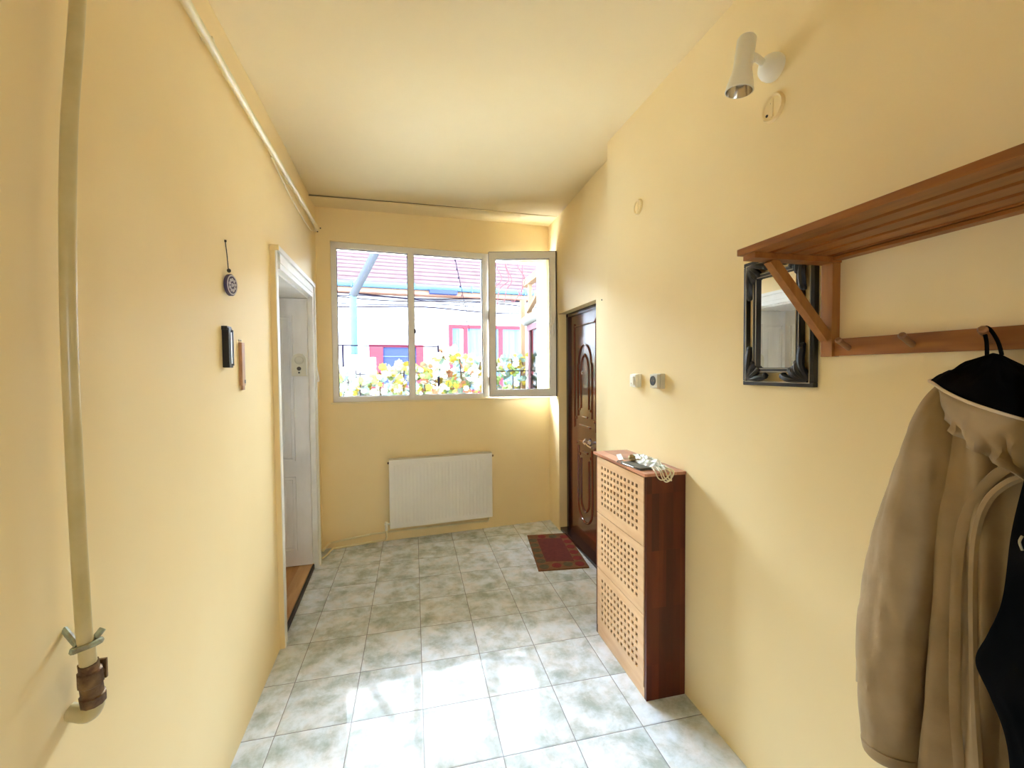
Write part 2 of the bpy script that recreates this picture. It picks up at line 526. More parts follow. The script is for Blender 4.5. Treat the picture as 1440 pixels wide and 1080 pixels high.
box(b, -.42, 0, OY0 + .018, OY1, OZ - .015, OZ, LW)
box(b, -.42, 0, OY1 - .014, OY1, .04, OZ - .015, LW)
obj('reveal_lining', b, m_white, d1)
b = NB()
box(b, -.42, -.10, OY0, OY1, .0, .036, LW)
obj('parquet_floor', b, m_parquet, d1)
b = NB()
box(b, -.10, -.012, OY0, OY1, .0, .040, LW, bev=.004)
obj('threshold', b, m_thresh, d1)
b = NB(); box(b, -.012, .002, OY0, OY1, 0, .028, LW)
obj('threshold_kick', b, mat('dark_kick', (.04, .035, .03), .6), d1)


def panel_leaf(name, M, w, z0, z1, th, parent, mats, panels):
    """leaf lies in local x (0..w) and z; its visible face at local y=-th"""
    b = NB()
    box(b, 0, w, -th, 0, z0, z1, M, bev=.003)
    lf = obj(name, b, mats, parent)
    for (x0, x1, a, c) in panels:
        b = NB()
        m_ = .022
        for k, (h, ins) in enumerate(((.012, 0), (.006, m_))):
            for q in ((x0 + ins, x1 - ins, a + ins, a + ins + m_ * .7), (x0 + ins, x1 - ins, c - ins - m_ * .7, c - ins), (x0 + ins, x0 + ins + m_ * .7, a + ins, c - ins), (x1 - ins - m_ * .7, x1 - ins, a + ins, c - ins)):
                box(b, q[0], q[1], -th - h, -th + .002, q[2], q[3], M, bev=.003)
        box(b, x0 + .07, x1 - .07, -th - .007, -th + .002, a + .07, c - .07, M, bev=.004)
        obj('panel_moulding', b, mats, lf)
    return lf


# leaf folded open against the far side of the reveal
pM = basis(LW @ Vector((-.006, OY1 - .014, 0)), Matrix.Rotation(math.radians(2), 3, 'Z') @ Vector((-1, 0, 0)), Matrix.Rotation(math.radians(2), 3, 'Z') @ Vector((0, 1, 0)), (0, 0, 1))
lf = panel_leaf('door_leaf', pM, .385, .046, OZ - .02, .03, d1, m_leafpaint, [(.10, .335, .84, 1.92), (.10, .335, .16, .72)])
# rim lock
lk = NB()
yl = -.03
prof = []
for i in range(13):
    a = PI * i / 12
    prof.append((.052 * math.cos(a), .052 * math.sin(a)))
pts = [(x, z + 1.586) for x, z in prof] + [(-.052, 1.470), (.052, 1.470)]
cx_ = .054
vf = [lk.verts.new(pM @ Vector((cx_ + x, yl - .028, z))) for x, z in pts]
vb = [lk.verts.new(pM @ Vector((cx_ + x, yl, z))) for x, z in pts]
lk.faces.new(vf)
for i in range(len(pts)):
    j = (i + 1) % len(pts)
    lk.faces.new((vf[i], vf[j], vb[j], vb[i]))
lo = obj('rim_lock', lk, m_plastic2, lf)
b = NB()
b2 = pM @ Matrix.Translation((cx_ + .002, yl - .028, 1.527)) @ Matrix.Rotation(PI / 2, 4, 'X')
lathe(b, [(0, .003), (.012, .003), (.015, 0)], b2, 16)
lathe(b, [(0, .003), (.005, .003), (.007, 0)], pM @ Matrix.Translation((cx_ + .002, yl - .028, 1.497)) @ Matrix.Rotation(PI / 2, 4, 'X'), 10)
obj('keyhole', b, m_dark, lo)
b = NB()
lathe(b, [(0, .004), (.026, .004), (.03, 0)], pM @ Matrix.Translation((cx_, yl - .028, 1.588)) @ Matrix.Rotation(PI / 2, 4, 'X'), 20)
obj('lock_boss', b, m_plastic2, lo)
b = NB(); tube(b, smooth_path([(cx_ - .051, yl - .031, 1.475), (cx_ - .051, yl - .031, 1.585), (cx_ - .043, yl - .031, 1.618), (cx_ - .03, yl - .031, 1.632)]), .0045, 6, pM)
obj('lock_edge_strip', b, m_white, lo)
# small catch on the casing
b = NB()
tube(b, smooth_path([(.030, OY1 + .050, 1.56), (.040, OY1 + .058, 1.50), (.048, OY1 + .064, 1.44), (.040, OY1 + .058, 1.43)]), .008, 8, LW)
obj('casing_catch', b, m_white, d1)
# inner door closing the far end of the reveal
iM = basis(LW @ Vector((-.40, OY0 + .02, 0)), LW.to_3x3() @ Vector((0, 1, 0)), LW.to_3x3() @ Vector((-1, 0, 0)), (0, 0, 1))
panel_leaf('inner_leaf', iM, .445, .040, OZ - .016, .03, d1, m_leafpaint, [(.08, .37, .84, 1.92), (.08, .37, .16, .72)])
iM2 = basis(LW @ Vector((-.40, OY0 + .02 + .448, 0)), LW.to_3x3() @ Vector((0, 1, 0)), LW.to_3x3() @ Vector((-1, 0, 0)), (0, 0, 1))
panel_leaf('inner_leaf', iM2, .435, .040, OZ - .016, .03, d1, m_leafpaint, [(.08, .36, .84, 1.92), (.08, .36, .16, .72)])

# ------------------------------------------------------------------ brown entrance door
d2 = empty('door_2', at(XF + .09, DY0, 0), kind='structure')
b = NB()
fx0, fx1 = XF + .075, XF + .13
for q in ((DY0, DY0 + .045, 0, DZ), (DY1 - .045, DY1, 0, DZ), (DY0, DY1, DZ - .035, DZ)):
    box(b, fx0, fx1, q[0], q[1], q[2], q[3], bev=.004)
obj('door_frame', b, m_doorframe, d2)
b = NB(); box(b, XF + .01, fx1, DY0, DY1, 0, .03, bev=.003)
obj('threshold', b, m_doorframe, d2)
lx = XF + .095
b = NB(); box(b, lx, lx + .05, DY0 + .04, DY1 - .04, .02, DZ - .03)
leaf2 = obj('door_leaf', b, m_doorbrown, d2)
yc = 3.37


def bead(path, r=.009, name='panel_moulding', k=5, sm=True):
    b = NB()
    p = [(lx - .001, y, z) for y, z in path]
    tube(b, smooth_path(p, k) if sm else p, r, 8)
    return b


mb = []
for s in (-1, 1):
    mb.append([(yc + s * .085, 1.17), (yc + s * .085, 1.45), (yc + s * .075, 1.52), (yc + s * .05, 1.59), (yc, 1.63)])
    mb.append([(yc + s * .145, 1.10), (yc + s * .150, 1.30), (yc + s * .150, 1.52), (yc + s * .13, 1.56), (yc + s * .12, 1.62), (yc + s * .07, 1.69), (yc, 1.715)])
    mb.append([(yc + s * .23, 1.00), (yc + s * .23, 1.40), (yc + s * .23, 1.86), (yc + s * .20, 1.88), (yc, 1.88)])
for w_, z in ((.05, 1.10), (.11, 1.02), (.11, .88), (.055, .80)):
    mb.append([(yc - w_, z), (yc, z), (yc + w_, z)])
for s in (-1, 1):
    mb.append([(yc + s * .085, .74), (yc + s * .085, .40), (yc + s * .05, .32), (yc, .29)])
    mb.append([(yc + s * .145, .84), (yc + s * .15, .36), (yc + s * .09, .23), (yc, .20)])
b = NB()
for p in mb:
    tube(b, smooth_path([(lx - .001, y, z) for y, z in p], 5), .009, 8)
for s in (-1, 1):
    for z, y in ((1.16, .115), (1.08, .19), (.86, .19), (.77, .115), (1.0, .245)):
        lathe(b, [(.013, 0), (.011, .006), (0, .009)], Matrix.Translation((lx, yc + s * y, z)) @ Matrix.Rotation(-PI / 2, 4, 'Y'), 10)
obj('panel_moulding', b, m_doorbrown, leaf2, smooth=True)
b = NB()
lathe(b, [(.016, 0), (.015, .006), (.009, .009), (.0, .004)], Matrix.Translation((lx, 3.425, 1.475)) @ Matrix.Rotation(-PI / 2, 4, 'Y'), 16)
obj('peephole', b, m_chrome, leaf2)
b = NB()
lathe(b, [(.024, 0), (.022, .008), (.010, .010), (.010, .045), (0, .047)], Matrix.Translation((lx, 3.275, .895)) @ Matrix.Rotation(-PI / 2, 4, 'Y'), 16)
tube(b, smooth_path([(lx - .04, 3.275, .895), (lx - .045, 3.25, .90), (lx - .045, 3.19, .888), (lx - .045, 3.13, .885)]), .008, 8)
tube(b, smooth_path([(lx - .02, 3.31, .925), (lx - .035, 3.32, .90), (lx - .025, 3.30, .88)]), .008, 8)
obj('door_handle', b, m_chrome, leaf2, smooth=True)

# ------------------------------------------------------------------ radiator
rd = empty('radiator', BW @ Matrix.Translation((.98, -.06, .13)), label='white ribbed panel radiator hung under the window', cat='radiator')
r0, r1, rz0, rz1 = .545, 1.465, .138, .735
b = NB()
box(b, r0, r1, -.105, -.092, rz0, rz1, BW, bev=.004)
nr = 27
for i in range(nr):
    u = r0 + .035 + (r1 - r0 - .07) * (i + .5) / nr
    box(b, u - .0085, u + .0085, -.1135, -.104, rz0 + .045, rz1 - .045, BW, bev=.003)
obj('front_panel', b, m_rad, rd)
b = NB(); box(b, r0 + .01, r1 - .01, -.050, -.038, rz0 + .01, rz1 - .01, BW)
obj('rear_panel', b, m_rad, rd)
b = NB()
box(b, r0, r1, -.104, -.036, rz1 - .002, rz1 + .006, BW, bev=.002)
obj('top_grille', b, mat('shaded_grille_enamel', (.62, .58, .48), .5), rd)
for u in (r0, r1 - .004):
    b = NB(); box(b, u, u + .004, -.104, -.036, rz0, rz1, BW); obj('side_panel', b, m_rad, rd)
for u in (r0 + .12, r1 - .12):
    b = NB(); box(b, u - .02, u + .02, -.039, 0.0, rz0 + .06, rz1 - .06, BW); obj('wall_bracket', b, m_rad, rd)
b = NB()
tube(b, [(r0 + .01, -.07, rz0 + .035), (r0 - .045, -.07, rz0 + .035)], .009, 8, BW)
tube(b, [(r0 - .03, -.07, rz0 + .055), (r0 - .03, -.07, rz0 - .02)], .012, 10, BW)
obj('valve', b, m_plastic, rd)
b = NB()
tube(b, [(r0 - .012, -.07, rz1 - .03), (r0 + .01, -.07, rz1 - .03)], .009, 8, BW)
obj('bleed_plug', b, m_brass, rd)
b = NB()
tube(b, [(r1 - .01, -.07, rz1 - .03), (r1 + .022, -.07, rz1 - .03)], .010, 8, BW)
obj('bleed_plug', b, m_brass, rd)
b = NB()
tube(b, smooth_path([(r1 - .03, -.07, rz0 + .002), (r1 - .03, -.07, .105), (r1 - .05, -.05, .082), (r1 - .10, -.03, .08), (r0 - .03, -.026, .088), (r0 - .2, -.026, .082), (.10, -.026, .058), (.055, -.034, .053), (.028, -.11, .048), (.016, -.16, .046)], 5), .0085, 8, BW)
tube(b, smooth_path([(r0 - .03, -.07, rz0 - .02), (r0 - .03, -.066, .055), (r0 - .05, -.05, .030), (r0 - .12, -.045, .026), (.12, -.048, .012), (.075, -.06, .012), (.05, -.15, .012), (.03, -.20, .012), (.016, -.22, .012)], 5), .0085, 8, BW)
obj('heating_pipes', b, m_pipe, None, smooth=True, label='pair of thin cream heating pipes along the skirting below the window', cat='pipe')

# ------------------------------------------------------------------ pipes on the doorway wall
b = NB()
tube(b, smooth_path([(.032, YB, 2.635), (.032, .4, 2.635), (.032, 1.55, 2.638), (.030, 2.15, 2.642), (.030, 3.0, 2.655), (.028, 3.70, 2.662), (.02, 3.78, 2.66), (-.005, 3.80, 2.655)], 5), .0155, 12, LW)
pp = obj('ceiling_pipe', b, m_pipe, None, smooth=True, label='cream painted pipe running along the top of the doorway wall under the ceiling', cat='pipe')
b = NB()
tube(b, smooth_path([(.02, 2.50, 2.628), (.012, 2.9, 2.60), (.012, 3.3, 2.585), (.012, 3.62, 2.60), (.016, 3.70, 2.645)], 6), .004, 6, LW)
obj('thin_cable', b, m_pipe, pp, smooth=True)
for y in (1.72, 2.9):
    b = NB(); box(b, 0, .04, y - .008, y + .008, 2.655, 2.667, LW); obj('pipe_clip', b, m_pipe, pp)

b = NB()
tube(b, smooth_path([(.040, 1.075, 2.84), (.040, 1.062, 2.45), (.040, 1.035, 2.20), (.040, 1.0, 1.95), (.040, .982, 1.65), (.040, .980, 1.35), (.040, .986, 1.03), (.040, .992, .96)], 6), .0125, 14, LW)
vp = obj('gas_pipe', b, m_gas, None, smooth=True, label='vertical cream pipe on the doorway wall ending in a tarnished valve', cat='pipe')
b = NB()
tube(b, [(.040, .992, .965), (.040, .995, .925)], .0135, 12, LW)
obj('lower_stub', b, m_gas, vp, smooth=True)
b = NB()
tube(b, [(.040, .995, .930), (.040, .997, .915), (.040, .998, .912), (.040, 1.0, .885), (.040, 1.0, .884), (.040, 1.003, .862), (.040, 1.003, .860), (.040, 1.005, .842)],
     [.0165, .0165, .0195, .0205, .0185, .0185, .021, .020], 10, LW)
tube(b, [(.040, 1.0, .895), (.048, 1.022, .898)], [.010, .007], 8, LW)
box(b, .040, .056, 1.018, 1.024, .880, .920, LW, bev=.002)
obj('valve', b, m_brass, vp, smooth=True)
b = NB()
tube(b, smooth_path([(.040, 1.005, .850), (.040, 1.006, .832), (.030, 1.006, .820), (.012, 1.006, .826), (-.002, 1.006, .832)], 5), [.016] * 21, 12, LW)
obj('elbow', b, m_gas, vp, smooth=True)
b = NB()
tube(b, [(-.002, 1.003, 1.0), (.03, .985, .972)], .006, 8, LW)
tube(b, smooth_path([(.03, .972, .968), (.058, .985, .972), (.055, 1.004, .968), (.03, 1.006, .964), (.025, .985, .966), (.03, .972, .968)], 4), .006, 8, LW)
tube(b, [(.05, 1.0, .975), (.056, 1.012, .986)], .006, 8, LW)
obj('wall_bracket', b, noisy('verdigris_metal', (.42, .50, .38), (.25, .20, .10), 60, .5), vp, smooth=True)

# ------------------------------------------------------------------ small things on the doorway wall
pe = empty('hanging_pendant', LW @ Matrix.Translation((.015, 1.885, 1.80)), label='oval blue and white medallion hanging on a dark cord', cat='ornament')
b = NB(); tube(b, smooth_path([(.006, 1.872, 2.010), (.008, 1.880, 1.96), (.010, 1.884, 1.905)], 4), .0018, 6, LW)
lathe(b, [(0, -.004), (.004, -.003), (.004, .004), (0, .005)], LW @ Matrix.Translation((.007, 1.872, 2.008)), 8)
obj('cord', b, m_dark, pe)
b = NB(); lathe(b, [(0, -.009), (.006, -.005), (.0075, 0), (.006, .005), (0, .009)], LW @ Matrix.Translation((.012, 1.884, 1.898)), 12)
obj('bead', b, m_dark, pe, smooth=True)
DM = LW @ Matrix.Translation((.008, 1.886, 1.842)) @ Matrix.Rotation(math.radians(-18), 4, 'Z') @ Matrix.Rotation(PI / 2, 4, 'Y')
b = NB(); lathe(b, [(0, 0), (.036, 0), (.042, .003), (.042, .013), (.036, .016), (0, .016)], DM @ Matrix.Diagonal((1.0, .72, 1, 1)), 28)
obj('medallion', b, m_blue, pe, smooth=True)
b = NB()
MM = DM @ Matrix.Diagonal((1.0, .72, 1, 1))
lathe(b, [(.033, .0155), (.036, .0185), (.039, .0155)], MM, 28)
for i in range(9):
    a = 2 * PI * i / 9 + .3
    lathe(b, [(.0075, .0155), (.005, .019), (0, .0195)], MM @ Matrix.Translation((.021 * math.cos(a), .021 * math.sin(a), 0)), 8)
lathe(b, [(.009, .0155), (.006, .02), (0, .0205)], MM, 10)
obj('glazed_relief', b, m_pale, pe, smooth=True)

bk = empty('black_holder', LW @ Matrix.Translation((0, 1.84, 1.52)), label='slim black rectangular holder with a pale slot on the wall below the medallion', cat='holder')
b = NB(); box(b, 0, .024, 1.828, 1.866, 1.520, 1.672, LW, bev=.003)
box(b, 0, .020, 1.824, 1.870, 1.663, 1.678, LW, bev=.002)
obj('body', b, m_black, bk)
b = NB(); box(b, .0235, .0265, 1.842, 1.852, 1.535, 1.655, LW); obj('slot', b, m_nickel, bk)
b = NB(); box(b, .0235, .028, 1.856, 1.866, 1.528, 1.665, LW, bev=.002); obj('ridge', b, m_black, bk)

ws = empty('wooden_strip', LW @ Matrix.Translation((0, 2.02, 1.43)), label='narrow brown wooden strip on the wall nearer the white doorway', cat='ornament')
b = NB(); box(b, 0, .013, 2.000, 2.036, 1.445, 1.627, LW, bev=.003); box(b, 0, .010, 2.012, 2.036, 1.427, 1.447, LW, bev=.002)
obj('strip', b, m_cork, ws)
for y in (2.006, 2.028):
    b = NB(); lathe(b, [(.004, 0), (.003, .004), (0, .005)], LW @ Matrix.Translation((0, y, 1.636)) @ Matrix.Rotation(PI / 2, 4, 'Y'), 8)
    obj('pin', b, m_nickel, ws)
b = NB(); box(b, .0128, .0142, 2.022, 2.034, 1.455, 1.470, LW); obj('dark_inset', b, m_dark, ws)
for (u, z, lb) in ((.035, 2.695, 'dark plug hole in the wall above the window frame, the higher of two'), (.012, 2.665, 'dark plug hole in the wall corner beside the end of the ceiling pipe')):
    b = NB()
    lathe(b, [(.006, 0), (.005, .003), (0, .003)], BW @ Matrix.Translation((u, 0, z)) @ Matrix.Rotation(PI / 2, 4, 'X'), 8)
    obj('wall_plug', b, m_dark, None, label=lb, cat='wall plug')

# ------------------------------------------------------------------ round covers, switch, socket
def cover(y, z, r, label, holes):
    c = empty('round_cover', at(XR, y, z), label=label, cat='junction cover', group=None)
    M = Matrix.Translation((XR, y, z)) @ Matrix.Rotation(-PI / 2, 4, 'Y')
    b = NB(); lathe(b, [(r, 0), (r * .98, .006), (r * .90, .011), (r * .82, .010), (r * .76, .005), (0, .006)], M, 36)
    obj('disc', b, m_wall, c, smooth=True)
    b = NB()
    box(b, XR - .009, XR, y - r * .1, y + r * .1, z - r * .66, z + r * .66, bev=.0015)
    obj('rib', b, m_wall, c)
    if holes:
        for s in (-1, 1):
            b = NB()
            lathe(b, [(.005, .006), (.004, .0085), (0, .0085)], M @ Matrix.Translation((s * .016, s * -.010 + .012, 0)), 8)
            obj('screw_hole', b, m_dark, c)


cover(2.128, 2.378, .040, 'small round painted junction cover above the light switch', False)
cover(1.237, 2.379, .046, 'round painted junction cover with two dark holes below the wall lamp', True)

sw = empty('light_switch', at(XR, 2.135, 1.44), label='white surface mounted light switch on the wall above the cabinet', cat='light switch')
b = NB(); box(b, XR - .020, XR, 2.095, 2.165, 1.402, 1.476, bev=.004); obj('back_box', b, m_plastic, sw)
b = NB(); box(b, XR - .034, XR - .020, 2.099, 2.161, 1.405, 1.473, bev=.004); obj('cover', b, m_plastic, sw)
b = NB(); box(b, XR - .042, XR - .033, 2.112, 2.148, 1.418, 1.462, bev=.003); sk_ = obj('rocker', b, m_plastic, sw)
b = NB(); lathe(b, [(.003, 0), (0, .002)], Matrix.Translation((XR - .042, 2.130, 1.424)) @ Matrix.Rotation(-PI / 2, 4, 'Y'), 8); obj('indicator', b, mat('neon_red', (.35, .08, .05), .4), sk_)
so_ = empty('power_socket', at(XR, 1.91, 1.44), label='grey surface mounted power socket beside the light switch', cat='power socket')
b = NB(); box(b, XR - .026, XR, 1.872, 1.942, 1.404, 1.478, bev=.004); obj('back_box', b, m_plastic2, so_)
b = NB(); box(b, XR - .044, XR - .026, 1.875, 1.939, 1.407, 1.475, bev=.004); obj('cover', b, m_plastic2, so_)
SMx = Matrix.Translation((XR - .044, 1.910, 1.443)) @ Matrix.Rotation(-PI / 2, 4, 'Y')
b = NB(); lathe(b, [(.024, 0), (.0235, .003), (.021, .003), (.020, .0005), (0, .0005)], SMx, 24); obj('socket_well', b, m_dark, so_)
b = NB()
for s in (-1, 1): lathe(b, [(.003, .0004), (.003, .002), (0, .002)], SMx @ Matrix.Translation((0, s * .0095, 0)), 8)
obj('contact', b, m_brass, so_)
b = NB(); lathe(b, [(.006, 0), (.004, .004), (0, .005)], Matrix.Translation((XF, 2.83, 1.995)) @ Matrix.Rotation(-PI / 2, 4, 'Y'), 8)
obj('wall_nail', b, m_dark, None, label='tiny nail in the wall between the entrance door and the wall corner', cat='nail')

# ------------------------------------------------------------------ wall lamp
la = empty('wall_spotlight', at(XR, 1.235, 2.50), label='white adjustable spotlight on the wall near the ceiling', cat='wall lamp')
M = Matrix.Translation((XR, 1.232, 2.507)) @ Matrix.Rotation(-PI / 2, 4, 'Y')
b = NB(); lathe(b, [(.041, 0), (.043, .012), (.041, .026), (.034, .040), (.022, .050), (.012, .056), (0, .058)], M, 28)
obj('wall_base', b, m_plastic, la, smooth=True)
b = NB()
tube(b, smooth_path([(XR - .045, 1.230, 2.512), (XR - .075, 1.225, 2.520), (XR - .105, 1.216, 2.520), (XR - .13, 1.212, 2.515)], 4), .011, 12)
lathe(b, [(0, -.015), (.012, -.009), (.015, 0), (.012, .009), (0, .015)], Matrix.Translation((XR - .10, 1.219, 2.515)), 14)
obj('joint', b, m_plastic, la, smooth=True)
HM = Matrix.Translation((XR - .145, 1.212, 0)) @ Matrix.Rotation(math.radians(4), 4, 'Y')
HM = Matrix.Translation((XR - .145, 1.212, 2.48)) @ Matrix.Rotation(math.radians(6), 4, 'X') @ Matrix.Rotation(math.radians(5), 4, 'Y')
b = NB(); lathe(b, [(0, .088), (.024, .086), (.0285, .078), (.0285, -.012), (.031, -.022), (.040, -.060), (.043, -.078), (.0405, -.080), (.036, -.060), (.026, -.02), (.024, .03), (0, .03)], HM, 30)
obj('lamp_head', b, m_plastic, la, smooth=True)
b = NB(); lathe(b, [(.0395, -.0795), (.034, -.056), (.020, -.03), (0, -.025)], HM, 24)
obj('reflector', b, m_chrome, la, smooth=True)
b = NB(); lathe(b, [(0, -.062), (.010, -.058), (.015, -.048), (.012, -.034), (0, -.03)], HM, 14)
obj('bulb', b, mat('bulb_glass_grey', (.45, .42, .36), .1), la, smooth=True)

# ------------------------------------------------------------------ black framed mirror
mr = empty('wall_mirror', at(XR, 1.20, 1.44), label='small mirror in a black openwork frame beside the wooden rack', cat='mirror')
y0, y1, z0, z1 = 1.060, 1.345, 1.440, 1.880


def frame(b, y0, y1, z0, z1, w, x0, x1, mi=0, bev=.003):
    for q in ((y0, y1, z0, z0 + w), (y0, y1, z1 - w, z1), (y0, y0 + w, z0 + w, z1 - w), (y1 - w, y1, z0 + w, z1 - w)):
        box(b, x0, x1, q[0], q[1], q[2], q[3], mi=mi, bev=bev)


b = NB(); frame(b, y0, y1, z0, z1, .015, XR - .018, XR); obj('outer_frame', b, m_black, mr)
b = NB(); frame(b, y0 + .012, y1 - .012, z0 + .012, z1 - .012, .0025, XR - .0205, XR - .015, bev=0)
frame(b, 1.106, 1.292, 1.487, 1.826, .002, XR - .0265, XR - .02, bev=0); obj('silver_line', b, m_gold, mr)
b = NB(); frame(b, 1.104, 1.294, 1.485, 1.828, .017, XR - .024, XR - .002); obj('inner_frame', b, m_black, mr)
b = NB(); frame(b, 1.117, 1.281, 1.498, 1.815, .002, XR - .0255, XR - .022, bev=0); obj('inner_silver_line', b, m_gold, mr)
b = NB(); box(b, XR - .014, XR - .004, 1.118, 1.280, 1.500, 1.812); obj('mirror_glass', b, m_mirror, mr)
for sy, sz in ((0, 0), (1, 0), (0, 1), (1, 1)):
    b = NB()
    cy = y0 + .022 if sy == 0 else y1 - .022; dy = 1 if sy == 0 else -1
    c_z = z0 + .022 if sz == 0 else z1 - .022; dz = 1 if sz == 0 else -1
    rr = random.Random(sy * 2 + sz)
    for a, l in ((8, .085), (30, .062), (45, .055), (60, .062), (82, .105)):
        t = math.radians(a)
        ey_, ez_ = cy + dy * l * math.cos(t), c_z + dz * l * math.sin(t)
        ey_ = min(max(ey_, y0 + .014), y1 - .014)
        my, mz = (cy + ey_) / 2 + dy * .006, (c_z + ez_) / 2 - dz * .004
        pts = smooth_path([(XR - .016, cy, c_z), (XR - .028, my, mz), (XR - .022, ey_, ez_), (XR - .020, ey_ - dy * .008, ez_ + dz * .005)], 4)
        tube(b, pts, [.0115 - .004 * abs(i / 6 - 1) for i in range(len(pts))], 7)
        lathe(b, [(.011, -.004), (.009, .005), (0, .010)], Matrix.Translation((XR - .024, ey_, ez_)) @ Matrix.Rotation(-PI / 2, 4, 'Y'), 9)
    lathe(b, [(.022, -.006), (.018, .006), (.008, .012), (0, .013)], Matrix.Translation((XR - .018, cy + dy * .015, c_z + dz * .015)) @ Matrix.Rotation(-PI / 2, 4, 'Y'), 12)
    obj('corner_ornament', b, m_black, mr, smooth=True)

# ------------------------------------------------------------------ coat rack with shelf
rk = empty('coat_rack', at(XR, .4, 1.53), label='wooden wall coat rack with slatted hat shelf above a peg rail', cat='coat rack')
sy1 = 1.045; sy0 = -.35
SZ = 1.812
slats = [(.895, .948), (.966, 1.014), (1.032, 1.080), (1.098, 1.146), (1.164, 1.199)]
for x0, x1 in slats:
    b = NB(); box(b, x0, x1, sy0, sy1, SZ + .004, SZ + .022, bev=.002)
    obj('shelf_slat', b, m_shelfwood, rk)
b = NB(); box(b, .905, 1.199, sy1 - .055, sy1 - .012, SZ - .012, SZ + .004, bev=.002)
obj('shelf_batten', b, m_shelfwood, rk)
b = NB(); box(b, 1.168, 1.1995, sy0, sy1 - .05, SZ - .006, SZ + .003, bev=.002)
obj('rear_rail', b, m_shelfwood, rk)
for yb in (1.012, -.20):
    b = NB()
    box(b, 1.172, 1.1995, yb - .018, yb + .018, 1.532, SZ + .002, bev=.002)
    obj('upright', b, m_shelfwoodz, rk)
    b = NB()
    bx0, bz0, bx1, bz1 = .975, SZ - .010, 1.172, 1.585
    dxn, dzn = (bz1 - bz0), -(bx1 - bx0); ln = math.hypot(dxn, dzn); dxn, dzn = dxn / ln * .013, dzn / ln * .013
    e0, e1 = yb - .012, yb + .012
    hexa(b, [(bx0 + dxn, e0, bz0 + dzn), (bx0 + dxn, e1, bz0 + dzn), (bx0 - dxn, e1, bz0 - dzn), (bx0 - dxn, e0, bz0 - dzn),
             (bx1 + dxn, e0, bz1 + dzn), (bx1 + dxn, e1, bz1 + dzn), (bx1 - dxn, e1, bz1 - dzn), (bx1 - dxn, e0, bz1 - dzn)])
    obj('brace', b, m_shelfwoodz, rk)
b = NB(); box(b, 1.180, 1.1995, sy0, .994, 1.534, 1.582, bev=.002)
obj('peg_rail', b, m_shelfwood, rk)
for y in (.953, .797, .650, .495):
    b = NB(); tube(b, [(1.185, y, 1.553), (1.15, y - .008, 1.566), (1.128, y - .014, 1.575), (1.124, y - .015, 1.5765)], [.0075, .007, .0085, .005], 10)
    obj('peg', b, m_peg, rk, smooth=True)

# ------------------------------------------------------------------ shoe cabinet
cb = empty('shoe_cabinet', at(1.10, 1.97, 0), label='tall narrow shoe cabinet with three lattice flap doors and a red brown side', cat='cabinet')
CX0, CX1, CY0, CY1 = 1.000, 1.198, 1.705, 2.245
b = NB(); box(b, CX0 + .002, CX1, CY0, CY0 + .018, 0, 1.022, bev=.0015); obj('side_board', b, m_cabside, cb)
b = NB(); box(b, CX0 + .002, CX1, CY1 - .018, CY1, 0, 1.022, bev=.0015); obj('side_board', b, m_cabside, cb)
b = NB(); box(b, CX0 - .010, CX1, CY0 - .004, CY1 + .012, 1.022, 1.036, bev=.002); obj('top_board', b, m_cabtop, cb)
b = NB(); box(b, CX1 - .01, CX1 - .002, CY0 + .018, CY1 - .018, .03, 1.02); obj('back_board', b, m_cabin, cb)
for z in (.06, .37, .69):
    b = NB(); box(b, CX0 + .03, CX1 - .01, CY0 + .018, CY1 - .018, z, z + .015); obj('inner_shelf', b, m_cabin, cb)
b = NB(); box(b, CX0 + .002, CX0 + .016, CY0 + .018, CY1 - .018, 0, .050, bev=.001); obj('plinth', b, m_cabdoor, cb)


def lattice(z0, z1):
    """flap with 11 x 7 square holes cut through it, built as a solid grid"""
    ya, yb_ = CY0 + .020, CY1 - .020
    b = NB()
    my, mzt, mzb = .045, .036, .045
    px = (yb_ - ya - 2 * my) / 11; pz = (z1 - z0 - mzt - mzb) / 7
    ys = [ya]; zs = [z0]
    hy_, hz_ = px * .52, pz * .50
    for i in range(11):
        c = ya + my + px * (i + .5); ys += [c - hy_ / 2, c + hy_ / 2]
    ys.append(yb_)
    for i in range(7):
        c = z0 + mzb + pz * (i + .5); zs += [c - hz_ / 2, c + hz_ / 2]
    zs.append(z1)
    xf, xb = CX0 - .001, CX0 + .006
    vF = [[b.verts.new((xf, y, z)) for z in zs] for y in ys]
    vB = [[b.verts.new((xb, y, z)) for z in zs] for y in ys]
    ny_, nz_ = len(ys) - 1, len(zs) - 1
    solid = lambda i, j: 0 <= i < ny_ and 0 <= j < nz_ and not (i % 2 == 1 and j % 2 == 1)
    for i in range(ny_):
        for j in range(nz_):
            if not solid(i, j): continue
            b.faces.new((vF[i][j], vF[i + 1][j], vF[i + 1][j + 1], vF[i][j + 1]))
            b.faces.new((vB[i][j], vB[i][j + 1], vB[i + 1][j + 1], vB[i + 1][j]))
            if not solid(i - 1, j): b.faces.new((vF[i][j], vF[i][j + 1], vB[i][j + 1], vB[i][j]))
            if not solid(i + 1, j): b.faces.new((vF[i + 1][j], vB[i + 1][j], vB[i + 1][j + 1], vF[i + 1][j + 1]))
            if not solid(i, j - 1): b.faces.new((vF[i][j], vB[i][j], vB[i + 1][j], vF[i + 1][j]))
            if not solid(i, j + 1): b.faces.new((vF[i][j + 1], vF[i + 1][j + 1], vB[i + 1][j + 1], vB[i][j + 1]))
    return b


for z0_, z1_ in ((.054, .384), (.388, .698), (.702, 1.014)):
    obj('flap_door', lattice(z0_, z1_), m_cabdoor, cb)
    b = NB(); box(b, CX0 + .034, CX0 + .038, CY0 + .03, CY1 - .03, z0_ + .02, z1_ - .01); obj('shoe_tray', b, m_cabin, cb)

